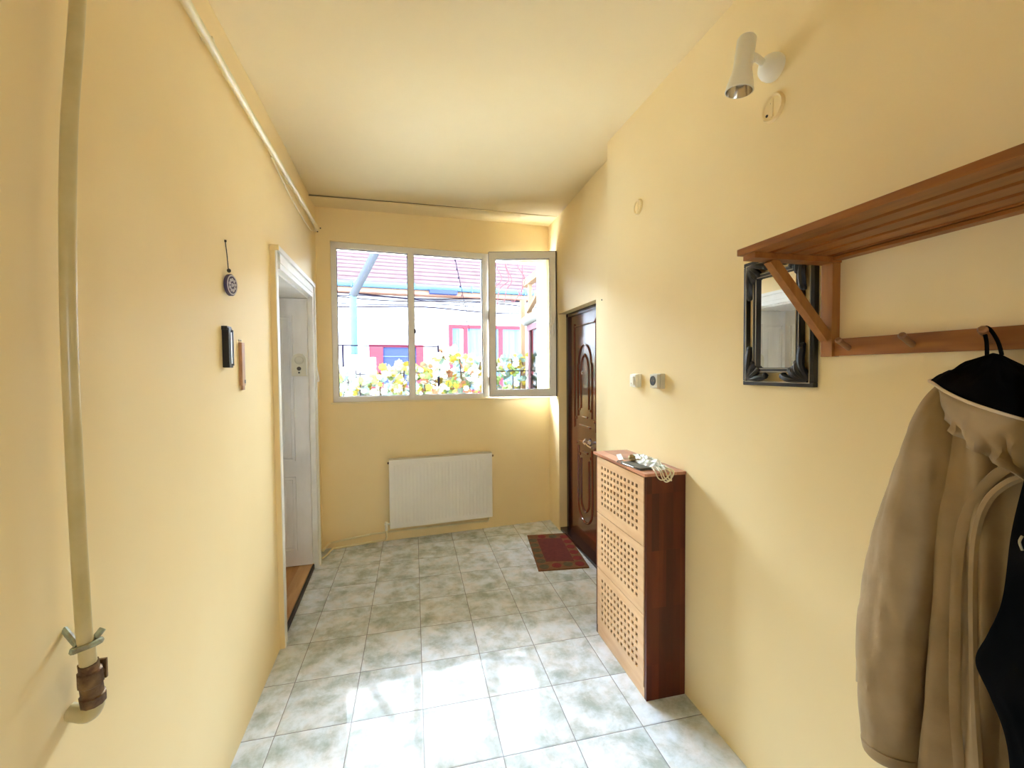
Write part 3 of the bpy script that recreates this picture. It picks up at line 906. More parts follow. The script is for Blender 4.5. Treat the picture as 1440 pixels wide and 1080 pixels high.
# things on the cabinet
TZ = 1.036
wt = empty('wallet', at(.99, 1.83, TZ, math.radians(8)), label='flat dark grey leather pouch lying on the cabinet top', cat='pouch')
WM = at(1.025, 1.85, TZ, math.radians(6))
b = NB(); box(b, -.030, .038, -.085, .075, 0, .011, WM, bev=.004); obj('pouch_body', b, m_leather, wt, smooth=True)
b = NB(); tube(b, smooth_path([(-.026, .074, .007), (-.036, .095, .006), (-.020, .115, .006), (-.006, .10, .006), (-.012, .074, .008)], 5), .0022, 6, WM); obj('wrist_strap', b, m_leather, wt, smooth=True)
b = NB(); tube(b, [(-.0305, .055, .006), (-.0305, -.03, .006)], .0015, 6, WM); obj('zip', b, m_nickel, wt)

ky = empty('key_bunch', at(1.045, 1.93, TZ), label='bunch of dull keys with a round fob on the cabinet top', cat='keys')
b = NB(); lathe(b, [(0, -.012), (.014, -.009), (.018, 0), (.014, .009), (0, .012)], Matrix.Translation((1.055, 1.935, TZ + .024)) @ Matrix.Rotation(.5, 4, 'X'), 16); obj('key_fob', b, m_keys, ky, smooth=True)
b = NB(); tube(b, [(1.045 + .016 * math.cos(a * PI / 8), 1.915 + .016 * math.sin(a * PI / 8), TZ + .020 + .004 * math.sin(a * PI / 8)) for a in range(17)], .0015, 6); obj('ring', b, m_keys, ky)
for k, (a, l) in enumerate(((20, .05), (75, .045), (120, .05), (-30, .045))):
    KM = Matrix.Translation((1.043, 1.912, TZ + .013 + .0028 * k)) @ Matrix.Rotation(math.radians(a), 4, 'Z')
    b = NB()
    lathe(b, [(0, 0), (.010, 0), (.010, .0025), (0, .0025)], KM @ Matrix.Translation((.006, 0, 0)), 14)
    box(b, .012, l, -.003, .003, 0, .0025, KM)
    for j in range(3): box(b, l - .018 + j * .006, l - .015 + j * .006, .003, .006, 0, .0025, KM)
    obj('key', b, m_keys, ky)

b = NB()
PMx = at(1.045, 2.035, TZ, math.radians(-20))
n_ = 10
g = [[b.verts.new(PMx @ Vector((-.014 + .024 * i / 3, -.055 + .12 * j / n_, .002 + .010 * max(0, j / n_ - .45) ** 1.2 + .0015 * i))) for j in range(n_ + 1)] for i in range(4)]
for i in range(3):
    for j in range(n_): b.faces.new((g[i][j], g[i + 1][j], g[i + 1][j + 1], g[i][j + 1]))
r_ = bmesh.ops.extrude_face_region(b, geom=b.faces[:])
bmesh.ops.translate(b, verts=[v for v in r_['geom'] if isinstance(v, bmesh.types.BMVert)], vec=(0, 0, .0012))
obj('paper_slip', b, m_paper, None, label='curled white slip of paper behind the keys on the cabinet', cat='paper')

bg = empty('plastic_bag', at(1.12, 1.85, TZ), label='crumpled clear plastic bag with cream string loops over the cabinet edge', cat='plastic bag')
b = NB()
nu, nv = 34, 20
G = []
for i in range(nu + 1):
    row = []
    for j in range(nv + 1):
        s, t = i / nu, j / nv
        y = 2.035 - .335 * s
        hw = .012 + .042 * math.sin(PI * min(1, s * 1.15)) ** .7 + .012 * s
        x = 1.125 - .035 * s + (t * 2 - 1) * hw
        x += .006 * noise.noise((s * 9, t * 5, 1.3))
        h = .004 + .036 * (math.sin(PI * t) ** .7) * (math.sin(PI * (.08 + .86 * s)) ** .6)
        h *= .8 + .45 * noise.noise((s * 8, t * 5, 4.1)) + .3 * noise.noise((s * 17, t * 11, 9.1))
        row.append(b.verts.new((x, y, TZ + .002 + max(.0, h))))
    G.append(row)
for i in range(nu):
    for j in range(nv): b.faces.new((G[i][j], G[i + 1][j], G[i + 1][j + 1], G[i][j + 1]))
bo = obj('bag_film', b, m_bag, bg)
b = NB()
for k in range(7):
    rr = random.Random(k + 40)
    p = []
    for i in range(9):
        s = i / 8
        p.append((1.105 - .02 * s + rr.uniform(-.018, .018), 2.0 - .28 * s, TZ + .012 + rr.uniform(0, .018)))
    tube(b, smooth_path(p, 3), .0022, 5)
obj('string_bundle', b, mat('pale_green_string', (.55, .62, .50), .6), bg, smooth=True)
for k, (xa, dx, dn) in enumerate(((1.115, -.012, .030), (1.10, -.03, .026), (1.118, -.025, .036), (1.10, .02, .032))):
    b = NB()
    p = [(xa, 1.76, TZ + .020), (xa, 1.715, TZ + .017), (xa + .01, 1.690, TZ + .004), (xa + dx * .5, 1.684, TZ - dn * .8), (xa + dx - .01, 1.684, TZ - dn), (xa + dx - .025, 1.688, TZ - dn * .5), (xa + dx - .03, 1.70, TZ + .010), (xa + dx - .02, 1.74, TZ + .018)]
    tube(b, smooth_path(p, 5), .003, 6)
    obj('string_loop', b, m_cordw, bg, smooth=True)

# ------------------------------------------------------------------ doormat
dm = NB()
c = [Vector((.980, 3.70, 0)), Vector((1.345, 3.665, 0)), Vector((1.275, 2.985, 0)), Vector((.885, 3.02, 0))]
uu = (c[1] - c[0] + c[2] - c[3]) / 2; vv = (c[0] - c[3] + c[1] - c[2]) / 2
hexa(dm, [c[3], c[2], c[1], c[0]] + [q + Vector((0, 0, .009)) for q in (c[3], c[2], c[1], c[0])])
mt_o = NB()


def disc(b, ctr, r, z, mi):
    vs = [b.verts.new(ctr + Vector((r * math.cos(2 * PI * i / 20), r * math.sin(2 * PI * i / 20), z))) for i in range(20)]
    vb = [b.verts.new(v.co - Vector((0, 0, .002))) for v in vs]
    f = b.faces.new(vs); f.material_index = mi
    for i in range(20):
        f = b.faces.new((vs[i], vb[i], vb[(i + 1) % 20], vs[(i + 1) % 20])); f.material_index = mi


base = c[3]
ci = 0
for fu, fv in [(.14, .08), (.40, .09), (.64, .10), (.88, .09), (.12, .22), (.90, .24), (.12, .37), (.9, .40), (.12, .52), (.9, .56), (.12, .67), (.9, .72), (.12, .82), (.36, .92), (.62, .91), (.88, .88)]:
    disc(dm, base + uu * fu + vv * fv, .037, .0105, (2, 1, 2, 1)[ci % 4]); ci += 1
# dark red centre field
hexa(dm, [base + uu * a + vv * d_ + Vector((0, 0, h)) for h in (.008, .0098) for a, d_ in ((.22, .20), (.80, .17), (.80, .84), (.22, .86))], mi=3)
obj('doormat', dm, [noisy('mat_ground', (.155, .060, .018), (.21, .085, .028), 30, .95, bump=.6, dist=.002), noisy('mat_red', (.17, .012, .010), (.22, .02, .014), 30, .95), noisy('mat_olive', (.075, .055, .022), (.11, .085, .035), 30, .95), noisy('mat_centre', (.105, .014, .010), (.14, .022, .014), 30, .95)], None,
    label='dark red and brown spotted doormat in front of the entrance door', cat='doormat')

# ------------------------------------------------------------------ coats
def loft(b, secs, n=64, fold=None, mi=0, capb=True, capt=True, sub=8):
    """secs: (z, cx, cy, rx, ry); fold(theta, z) scales the radius"""
    Z = []
    for i in range(len(secs) - 1):
        for k in range(sub):
            t = k / sub
            p0 = secs[max(i - 1, 0)]; p1 = secs[i]; p2 = secs[i + 1]; p3 = secs[min(i + 2, len(secs) - 1)]
            Z.append([.5 * (2 * b1 + (c1 - a) * t + (2 * a - 5 * b1 + 4 * c1 - d) * t * t + (3 * b1 - a - 3 * c1 + d) * t ** 3) for a, b1, c1, d in zip(p0, p1, p2, p3)])
    Z.append(list(secs[-1]))
    rings = []
    for z, cx, cy, rx, ry in Z:
        L_ = []
        for j in range(n):
            th = 2 * PI * j / n
            f = fold(th, z) if fold else 1
            L_.append(b.verts.new((min(cx + rx * math.cos(th) * f, XR - .003), cy + ry * math.sin(th) * f, z)))
        rings.append(L_)
    for i in range(len(rings) - 1):
        for j in range(n):
            q = b.faces.new((rings[i][j], rings[i][(j + 1) % n], rings[i + 1][(j + 1) % n], rings[i + 1][j])); q.material_index = mi
    if capt: b.faces.new(rings[0])
    if capb: b.faces.new(rings[-1][::-1])


ct = empty('beige_coat', at(1.10, .62, .5), label='beige hooded coat with black lining hanging from the third peg', cat='coat')


def fold_sleeve(th, z):
    return 1 + .10 * noise.noise((math.cos(th) * 1.6, math.sin(th) * 1.6, z * 5)) + .05 * math.sin(3 * th + z * 9) + .055 * noise.noise((math.cos(th) * 3, math.sin(th) * 3, z * 13 + 3)) + .03 * noise.noise((math.cos(th) * 6, math.sin(th) * 6, z * 26))


b = NB()
loft(b, [(1.462, 1.080, .655, .022, .022), (1.43, 1.075, .660, .040, .032), (1.36, 1.070, .672, .054, .044), (1.25, 1.068, .692, .064, .056), (1.12, 1.065, .712, .070, .064), (1.00, 1.064, .725, .072, .066),
         (.88, 1.062, .737, .070, .064), (.78, 1.062, .742, .066, .060), (.70, 1.063, .744, .062, .055), (.64, 1.064, .744, .058, .050), (.605, 1.066, .743, .053, .046)], 56, fold_sleeve)
sl = obj('sleeve', b, m_coat, ct, smooth=True)
b = NB()
loft(b, [(.632, 1.064, .744, .0595, .0515), (.612, 1.065, .743, .0575, .0495), (.602, 1.066, .743, .052, .045)], 48, lambda th, z: 1 + .05 * math.sin(3 * th + .62 * 9) + .02 * noise.noise((math.cos(th) * 4, math.sin(th) * 4, z * 30)))
obj('cuff', b, m_coat, sl, smooth=True)
b = NB(); box(b, -.004, .004, -.014, .014, -.035, .030, at(1.060, .806, .76, .3), bev=.003); obj('cuff_tab', b, m_coat2, sl)
# second, rear sleeve peeping out near the wall
b = NB()
loft(b, [(1.466, 1.145, .690, .030, .022), (1.38, 1.150, .712, .036, .028), (1.28, 1.155, .745, .034, .030), (1.22, 1.158, .765, .028, .026), (1.18, 1.16, .772, .018, .018)], 40, fold_sleeve)
obj('shoulder_yoke', b, m_coat, ct, smooth=True)


def fold_body(th, z):
    k = min(1, max(0, (1.46 - z) / .5))
    return 1 + (.13 + .08 * k) * math.sin(8 * th + 1.2 * math.sin(z * 5)) * (.4 + .6 * k) + .09 * noise.noise((math.cos(th) * 2, math.sin(th) * 2, z * 2.2)) + .03 * noise.noise((math.cos(th) * 5, math.sin(th) * 5, z * 9))


b = NB()
loft(b, [(1.47, 1.115, .605, .035, .050), (1.43, 1.105, .600, .060, .075), (1.34, 1.105, .598, .066, .085), (1.20, 1.107, .598, .070, .088), (1.05, 1.112, .606, .070, .086), (.85, 1.114, .610, .070, .090), (.65, 1.116, .612, .068, .096), (.52, 1.116, .612, .068, .098)], 90, fold_body)
bd = obj('coat_body', b, m_coat, ct, smooth=True)


def ribbon(b, path, w, th, nrm=(-.85, -.5, 0)):
    """flat strip following a path, facing nrm"""
    P = smooth_path(path, 6); nn = Vector(nrm).normalized()
    R = []
    for i, p in enumerate(P):
        t = (P[min(i + 1, len(P) - 1)] - P[max(i - 1, 0)]).normalized()
        s = t.cross(nn).normalized()
        a, c_ = p - s * w, p + s * w
        R.append([b.verts.new(a - nn * th), b.verts.new(c_ - nn * th), b.verts.new(c_ + nn * th), b.verts.new((a + c_) / 2 + nn * th * 1.8), b.verts.new(a + nn * th)])
    m_ = len(R[0])
    for i in range(len(R) - 1):
        for j in range(m_): b.faces.new((R[i][j], R[i][(j + 1) % m_], R[i + 1][(j + 1) % m_], R[i + 1][j]))
    b.faces.new(R[0]); b.faces.new(R[-1][::-1])


b = NB()
ribbon(b, [(1.0293, 0.5121, 1.3380), (1.0293, 0.5434, 1.3171), (1.0293, 0.5727, 1.2753), (1.0314, 0.5956, 1.2231), (1.0345, 0.6113, 1.1342), (1.0366, 0.6145, 0.9775), (1.0366, 0.6113, 0.8207), (1.0398, 0.6009, 0.6640), (1.0450, 0.5977, 0.4864)], .008, .003)
obj('front_placket', b, m_coat, ct, smooth=True)
b = NB()
ribbon(b, [(1.0220, 0.5089, 1.3140), (1.0220, 0.5382, 1.2910), (1.0241, 0.5643, 1.2513), (1.0283, 0.5810, 1.1865), (1.0304, 0.5852, 1.0820), (1.0345, 0.5810, 0.8730), (1.0398, 0.5695, 0.6640), (1.0450, 0.5643, 0.4864)], .006, .003)
obj('placket_edge', b, m_coat, ct, smooth=True)

# hood: black lining outside, hanging open from its loop
rim = [(1.165, .700, 1.475), (1.125, .712, 1.472), (1.085, .698, 1.470), (1.040, .662, 1.466), (1.005, .620, 1.452), (.985, .575, 1.436), (.985, .530, 1.420), (1.010, .495, 1.405), (1.06, .470, 1.395), (1.12, .465, 1.395), (1.165, .475, 1.40)]
rimS = smooth_path(rim, 6)
apex = Vector((1.125, .612, 1.530))
b = NB()
rows = []
K = 12
for k in range(K + 1):
    t = k / K
    row = []
    for i, p in enumerate(rimS):
        q = apex.lerp(p, .06 + .94 * t)
        sag = math.sin(PI * t) * .010
        d_ = Vector((p.x - 1.16, p.y - .60, 0))
        if d_.length > 0: q += d_.normalized() * sag * .8
        q.z += .006 * math.sin(PI * t) * noise.noise((i * .25, t * 3, 0)) * 2 - (.006 * t * (1 - t))
        row.append(b.verts.new(q))
    rows.append(row)
for k in range(K):
    for i in range(len(rimS) - 1): b.faces.new((rows[k][i], rows[k][i + 1], rows[k + 1][i + 1], rows[k + 1][i]))
b.faces.new(rows[0])
hood = obj('hood_lining', b, m_navy, ct, smooth=True)
sm_ = hood.modifiers.new('thickness', 'SOLIDIFY'); sm_.thickness = .006
b = NB(); tube(b, rimS, .003, 8); obj('hood_hem', b, m_coat2, ct, smooth=True)
# pale inner face of the hood, crumpled below the hem
b = NB()
inner = rimS[22:56]
rows = []
for k in range(9):
    t = k / 8
    row = []
    for i, p in enumerate(inner):
        a = i / (len(inner) - 1)
        drop = .06 + .07 * a
        q = Vector((p.x + .004 + .022 * t * (.5 + noise.noise((a * 12, t * 2.0, 5)) * 1.3), p.y + (.612 - p.y) * .12 * t, p.z - .002 - drop * t))
        q.y += .012 * t * noise.noise((a * 9, t * 3, 8))
        row.append(b.verts.new(q))
    rows.append(row)
for k in range(8):
    for i in range(len(inner) - 1): b.faces.new((rows[k][i], rows[k][i + 1], rows[k + 1][i + 1], rows[k + 1][i]))
ho = obj('hood_outer', b, m_coat, ct, smooth=True)
sm_ = ho.modifiers.new('thickness', 'SOLIDIFY'); sm_.thickness = .005
b = NB(); tube(b, smooth_path([(1.118, .622, 1.522), (1.130, .630, 1.55), (1.142, .641, 1.577), (1.140, .632, 1.577), (1.128, .612, 1.55), (1.122, .602, 1.522)], 5), .0032, 6)
obj('hanging_loop', b, m_navy, ct, smooth=True)

# black jacket in front of it
bj = empty('black_jacket', at(1.05, .40, .5), label='black jacket hanging in front of the beige coat', cat='jacket')


def fold_blk(th, z):
    return 1 + .06 * math.sin(5 * th + 2 * math.sin(z * 4)) + .07 * noise.noise((math.cos(th) * 2, math.sin(th) * 2, z * 3))


b = NB()
loft(b, [(1.53, 1.13, 0.485, 0.02, 0.02), (1.48, 1.09, 0.45, 0.06, 0.058), (1.4, 1.04, 0.405, 0.095, 0.09), (1.33, 1.02, 0.385, 0.105, 0.11), (1.22, 1.015, 0.375, 0.105, 0.134), (1.1, 1.012, 0.375, 0.105, 0.14), (1.03, 1.012, 0.38, 0.105, 0.151), (0.97, 1.012, 0.388, 0.105, 0.159), (0.92, 1.012, 0.384, 0.105, 0.144), (0.85, 1.012, 0.374, 0.105, 0.136), (0.7, 1.012, 0.374, 0.105, 0.136), (0.5, 1.012, 0.374, 0.105, 0.136)], 80, fold_blk)
obj('jacket_body', b, m_blackcloth, bj, smooth=True)
b = NB(); tube(b, smooth_path([(1.13, .50, 1.51), (1.142, .489, 1.55), (1.145, .487, 1.577), (1.142, .480, 1.55), (1.13, .475, 1.51)], 4), .0032, 6); obj('hanging_loop', b, m_blackcloth, bj, smooth=True)
b = NB(); tube(b, smooth_path([(.918, .463, 1.236), (.916, .465, 1.226), (.917, .462, 1.214)], 4), .0018, 6); obj('zip_pull', b, m_gold, bj)
b = NB(); tube(b, smooth_path([(.911, .437, 1.229), (.909, .442, 1.214), (.910, .445, 1.204)], 4), .0018, 6); obj('zip_pull', b, m_gold, bj)

# ================================================================== outside
def e(x, Y, z):
    """a point outside given in room coordinates"""
    return Vector((x, Y, z))


OUT_START = {m_.name for m_ in bpy.data.materials}
m_facade = noisy('white_render', (0.2228, 0.2160, 0.2268), (0.2565, 0.2565, 0.2633), 1.2, .9)
m_red = mat('red_window_paint', (.10, .012, .017), .5)
m_bluegl = mat('bluish_dark_pane', (0.0130, 0.0173, 0.0431), .5)
m_curt = noisy('pale_blue_curtain', (0.0258, 0.0431, 0.0818), (0.0431, 0.0647, 0.1034), 4, .8, stretch=(5.2200, 0.5800, 0.1160))
m_gut = mat('light_blue_gutter', (0.0258, 0.0474, 0.0732), .5)
m_peach = noisy('peach_fascia', (0.0948, 0.0474, 0.0344), (0.1206, 0.0647, 0.0474), 4, .9)
m_wire = mat('dark_cable', (0.0053, 0.0043, 0.0095), .6)
m_post = mat('blue_grey_post', (0.0301, 0.0517, 0.0647), .6)
m_vframe = mat('mauve_window_paint', (0.0603, 0.0344, 0.0409), .6)
m_tan = wood('tan_timber', (0.0732, 0.0431, 0.0258), (0.0948, 0.0603, 0.0387), 'Z', 5, .7)
m_grey = noisy('courtyard_concrete', (.60, .60, .60), (.68, .68, .68), 3, .9)


def roof_mat():
    m = mat('red_roof_tiles', (0.2584, 0.1292, 0.1206), .8)
    tc = N(m, 'ShaderNodeTexCoord'); sx = N(m, 'ShaderNodeSeparateXYZ'); L(m, tc.outputs['Object'], sx.inputs[0])

    def M2(op, a, b_=None):
        n = N(m, 'ShaderNodeMath', operation=op)
        for i, q in enumerate((a, b_)):
            if q is None: continue
            if isinstance(q, (int, float)): n.inputs[i].default_value = q
            else: L(m, q, n.inputs[i])
        return n.outputs[0]
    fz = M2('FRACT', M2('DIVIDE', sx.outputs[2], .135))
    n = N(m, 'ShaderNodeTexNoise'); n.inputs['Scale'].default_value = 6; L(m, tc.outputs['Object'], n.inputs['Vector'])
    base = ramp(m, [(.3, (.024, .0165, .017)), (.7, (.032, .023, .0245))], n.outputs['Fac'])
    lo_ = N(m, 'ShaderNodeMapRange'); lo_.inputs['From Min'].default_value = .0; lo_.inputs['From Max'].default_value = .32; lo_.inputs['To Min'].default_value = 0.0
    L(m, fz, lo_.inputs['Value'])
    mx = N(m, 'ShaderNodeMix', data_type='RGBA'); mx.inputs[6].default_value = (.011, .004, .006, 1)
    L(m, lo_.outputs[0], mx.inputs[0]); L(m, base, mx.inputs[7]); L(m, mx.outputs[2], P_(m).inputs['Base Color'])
    return m


m_roof = roof_mat()
D = 5.05
b = NB(); box(b, -12, 13, -15, 14, -.34, -.3, BW)
obj('courtyard_ground', b, m_grey, None, world=True, kind='structure')

hs = empty('neighbour_house', BW @ Matrix.Translation((2.0, D, -.3)), label='white single storey house with red windows across the courtyard', cat='house')
b = NB(); box(b, -5, 9, D, D + .4, -.3, 3.20, BW); obj('wall', b, m_facade, hs)
b = NB()
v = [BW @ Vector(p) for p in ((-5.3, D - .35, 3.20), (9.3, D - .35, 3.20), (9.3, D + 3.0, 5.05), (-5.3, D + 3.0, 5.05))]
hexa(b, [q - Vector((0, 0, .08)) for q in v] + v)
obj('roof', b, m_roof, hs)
b = NB(); box(b, -5.3, 9.3, D - .30, D - .02, 3.02, 3.10, BW); obj('eaves_board', b, m_peach, hs)
b = NB(); tube(b, [(-5.3, D - .36, 3.155), (9.3, D - .36, 3.155)], .055, 8, BW)
for i in range(12): box(b, -4.5 + i * 1.15, -4.48 + i * 1.15, D - .42, D - .30, 3.09, 3.22, BW)
obj('gutter', b, m_gut, hs)
b = NB(); box(b, 1.55, 2.1, D - .44, D - .31, 3.03, 3.11, BW); obj('eaves_box', b, m_bluegl, hs)


def hwin(u0, u1, z0, z1, mull, fw_, pane, hs=hs, arm=()):
    b = NB()
    for q in ((u0, u1, z0, z0 + fw_), (u0, u1, z1 - fw_, z1), (u0, u0 + fw_, z0 + fw_, z1 - fw_), (u1 - fw_, u1, z0 + fw_, z1 - fw_)):
        box(b, q[0], q[1], D - .05, D + .02, q[2], q[3], BW)
    for m_ in mull: box(b, m_ - .045, m_ + .045, D - .045, D + .01, z0 + fw_, z1 - fw_, BW)
    w = obj('window', b, m_red, hs)
    b = NB(); box(b, u0 + fw_, u1 - fw_, D - .018, D - .006, z0 + fw_, z1 - fw_, BW); obj('pane', b, pane, w)
    return w


w1 = hwin(.40, 1.46, 1.16, 2.04, (), .05, m_bluegl)
for q in ((.42, .66), (1.32, 1.46)):
    b = NB(); box(b, q[0], q[1], D - .06, D - .02, 1.18, 2.01, BW); obj('shutter', b, m_red, w1)
b = NB(); box(b, .66, 1.32, D - .03, D - .016, 1.79, 1.81, BW); obj('cross_bar', b, mat('pale_blue_bar', (0.0301, 0.0387, 0.0688), .5), w1)
hwin(1.99, 3.75, 1.02, 2.47, (2.34, 3.12), .07, m_curt)
b = NB(); box(b, 2.22, 2.29, D - .035, D - .016, 1.15, 2.38, BW); obj('white_curtain_edge', b, m_facade, hs)

# cables and wires in front of the house
cabs = [(3.000, 2.985, .015), (2.955, 2.900, .011), (2.86, 2.80, .009), (2.78, 2.74, .014), (2.54, 2.50, .008), (2.90, 2.96, .008)]
for k, (za, zb, r) in enumerate(cabs):
    b = NB()
    p = [(-4.5 + 11 * i / 16, D - .12 - .02 * k, za + (zb - za) * i / 16 + .035 * math.sin(i * 1.3 + k)) for i in range(17)]
    tube(b, smooth_path(p, 3), r, 5, BW)
    obj('service_cable', b, m_wire, hs, smooth=True)
b = NB(); tube(b, smooth_path([(1.50, 2.0, 3.30), (1.62, 2.0, 2.72), (1.72, 2.0, 2.25), (1.735, 2.0, 2.05)], 4), .005, 5, BW)
for i in range(9): lathe(b, [(0, -.02), (.011, 0), (0, .02)], BW @ Matrix.Translation((1.53 + .022 * i, 2.0, 3.15 - .12 * i)), 6)
wc = obj('hanging_wire', b, m_wire, None, label='thin beaded wire dangling outside the middle window pane', cat='wire')
wc['label'] = 'thin beaded wire dangling outside in front of the roof'
# pergola post
pg = empty('pergola_post', BW @ Matrix.Translation((.22, 2.1, -.3)), label='blue grey metal post with a slanted arm standing outside in the courtyard', cat='post')
b = NB(); tube(b, [(.215, 2.12, -.3), (.215, 2.12, 2.50)], .045, 12, BW); obj('upright', b, m_post, pg, smooth=True)
b = NB(); tube(b, [(.205, 2.12, 2.49), (.56, 2.12, 3.20), (.62, 2.12, 3.34)], [.052, .052, .052], 12, BW); obj('slanted_arm', b, mat('pale_grey_arm', (.021, .023, .028), .6), pg, smooth=True)
b = NB(); box(b, .09, .36, 2.0, 2.3, -.3, 1.72, BW); obj('pedestal', b, m_facade, pg)

# railing
rl = empty('courtyard_railing', BW @ Matrix.Translation((1.0, 2.2, -.3)), label='thin dark metal railing outside below the house windows', cat='railing')
RD = 1.92
b = NB(); tube(b, [(-.5, RD, 1.838), (1.30, RD, 1.832)], .009, 6, BW); obj('top_rail', b, m_wire, rl)
b = NB(); tube(b, [(-.5, RD, 1.46), (3.0, RD, 1.50)], .007, 6, BW); obj('lower_rail', b, m_wire, rl)
for u in (.085, 1.29):
    b = NB(); box(b, u - .012, u + .012, RD - .012, RD + .012, -.3, 1.85, BW); obj('railing_post', b, m_wire, rl)
for i in range(9):
    u = -.10 + .048 * i
    b = NB(); box(b, u - .009, u + .009, RD - .006, RD + .006, .9, 1.50 + .02 * (i % 2), BW); obj('baluster', b, mat('grey_slat', (0.0301, 0.0279, 0.0387), .6) if i == 0 else bpy.data.materials['grey_slat'], rl)

# vines
m_lv = [noisy('leaf_pale_green', (0.0609, 0.0900, 0.0287), (0.0900, 0.1222, 0.0447), 20, .6), noisy('leaf_yellow', (0.1222, 0.0900, 0.0140), (0.1611, 0.1222, 0.0255), 20, .6),
        noisy('leaf_blue_green', (0.0576, 0.0965, 0.0836), (0.1031, 0.1351, 0.1222), 20, .5), noisy('leaf_cream', (0.1739, 0.1739, 0.1287), (0.2258, 0.2258, 0.1869), 20, .6), noisy('leaf_rust', (0.0900, 0.0319, 0.0189), (0.1092, 0.0511, 0.0255), 20, .6)]
for m_ in m_lv: P_(m_).inputs['Transmission Weight'].default_value = 0
LOBE = [(0, -.35), (.28, -.5), (.42, -.28), (.62, -.30), (.52, .02), (.80, .20), (.50, .34), (.46, .66), (.20, .62), (0, 1.0), (-.20, .62), (-.46, .66), (-.50, .34), (-.80, .20), (-.52, .02), (-.62, -.30), (-.42, -.28), (-.28, -.5)]


def vine(name_label, u0, u1, d0, d1, ztop, zbot, n, seed, sz=.055, cols=(0, 1, 2, 3)):
    rr = random.Random(seed)
    v_ = empty('grape_vine', BW @ Matrix.Translation(((u0 + u1) / 2, (d0 + d1) / 2, -.3)), label=name_label, cat='vine')
    b = NB()
    for k in range(n):
        u = rr.uniform(u0, u1); d = rr.uniform(d0, d1); zt = ztop(u)
        z = zbot + (zt - zbot) * rr.random() ** .8
        s = sz * rr.uniform(.7, 1.45)
        R_ = Matrix.Rotation(rr.uniform(0, 2 * PI), 4, 'Z') @ Matrix.Rotation(rr.uniform(.3, 1.5), 4, 'X') @ Matrix.Rotation(rr.uniform(-1, 1), 4, 'Y')
        if rr.random() < .6: R_ = Matrix.Rotation(rr.uniform(-.6, .6), 4, 'Z') @ Matrix.Rotation(PI / 2 + rr.uniform(-.6, .6), 4, 'X') @ Matrix.Rotation(rr.uniform(-.9, .9), 4, 'Z')
        M = BW @ Matrix.Translation((u, d, z)) @ R_ @ Matrix.Diagonal((s, s, s, 1))
        mi = rr.choice(cols)
        c0 = b.verts.new(M @ Vector((0, 0, .10)))
        vs = [b.verts.new(M @ Vector((x, y, -.10 * (x * x + y * y)))) for x, y in LOBE]
        for i in range(len(vs)):
            f = b.faces.new((c0, vs[i], vs[(i + 1) % len(vs)])); f.material_index = mi
    obj('foliage', b, m_lv, v_, kind=None)
    b = NB()
    for k in range(4):
        u = u0 + (u1 - u0) * (k + .5) / 4
        p = [(u + rr.uniform(-.05, .05), (d0 + d1) / 2 + rr.uniform(-.05, .05), -.3 + (ztop(u) + .25) * i / 6) for i in range(7)]
        tube(b, smooth_path(p, 3), .010, 5, BW)
    obj('stems', b, mat('vine_stem', (0.0344, 0.0216, 0.0130), .8) if 'vine_stem' not in bpy.data.materials else bpy.data.materials['vine_stem'], v_)


vine('low pale vine leaves behind the first window pane', -.15, .95, 1.75, 2.15, lambda u: 1.40 + .22 * max(0, math.sin((u - .35) * 4)) + (.12 if u < .2 else 0), .95, 330, 3, .060, (0, 3, 2, 3, 1, 3))
vine('tall yellow green vine climbing behind the middle window pane', .95, 1.95, 1.70, 2.10, lambda u: 1.62 + .24 * math.exp(-((u - 1.45) / .18) ** 2) - .10 * abs(u - 1.3) + (.10 if u > 1.7 else 0), .95, 420, 5, .060, (0, 1, 3, 2, 1, 3, 4, 3))
vine('vine leaves seen through the opened casement glass', 1.95, 2.62, 1.9, 2.3, lambda u: 1.72, .95, 170, 9, .060, (0, 1, 3, 2))

# neighbouring glazed veranda on the entrance side
vr = empty('glazed_veranda', at(1.7, 5.6, -.3), label='old glazed wooden veranda outside beyond the opened casement', cat='veranda')
VX = 1.62
b = NB(); box(b, VX - .045, VX + .035, 6.20, 6.28, -.3, 2.55); obj('corner_post', b, m_tan, vr)
b = NB(); tube(b, [(VX + .02, 6.10, -.3), (VX + .02, 6.10, 2.45)], .028, 10); obj('downpipe', b, m_facade, vr, smooth=True)
b = NB(); box(b, VX, VX + .07, 4.35, 6.06, 2.07, 2.15); obj('transom_beam', b, m_vframe, vr)
b = NB(); box(b, VX - .01, VX + .08, 4.35, 6.25, 2.74, 2.84); obj('wall_plate', b, m_tan, vr)
for y in (5.98, 5.50, 4.95):
    b = NB(); box(b, VX + .005, VX + .055, y - .03, y + .03, -.3 if y != 5.5 else -.3, 2.07); obj('mullion', b, m_vframe, vr)
for y in (5.98, 5.35, 4.9):
    b = NB(); box(b, VX + .005, VX + .055, y - .025, y + .025, 2.15, 2.74); obj('upper_mullion', b, m_tan, vr)
b = NB()
hexa(b, [(VX - .02, 6.0, 2.32), (VX + .04, 6.0, 2.32), (VX + .04, 5.1, 2.62), (VX - .02, 5.1, 2.62), (VX - .02, 6.0, 2.38), (VX + .04, 6.0, 2.38), (VX + .04, 5.1, 2.68), (VX - .02, 5.1, 2.68)])
obj('diagonal_brace', b, m_tan, vr)
for ya, yb_ in ((4.98, 5.47), (5.53, 5.95)):
    b = NB(); box(b, VX + .025, VX + .03, ya, yb_, -.3, 2.07); obj('pane', b, m_glass, vr)
b = NB(); box(b, VX + .75, VX + .80, 4.35, 6.3, -.3, 2.2); obj('inner_wall', b, noisy('pale_green_wall', (0.0603, 0.0732, 0.0732), (0.0818, 0.0905, 0.0883), 2, .8), vr)
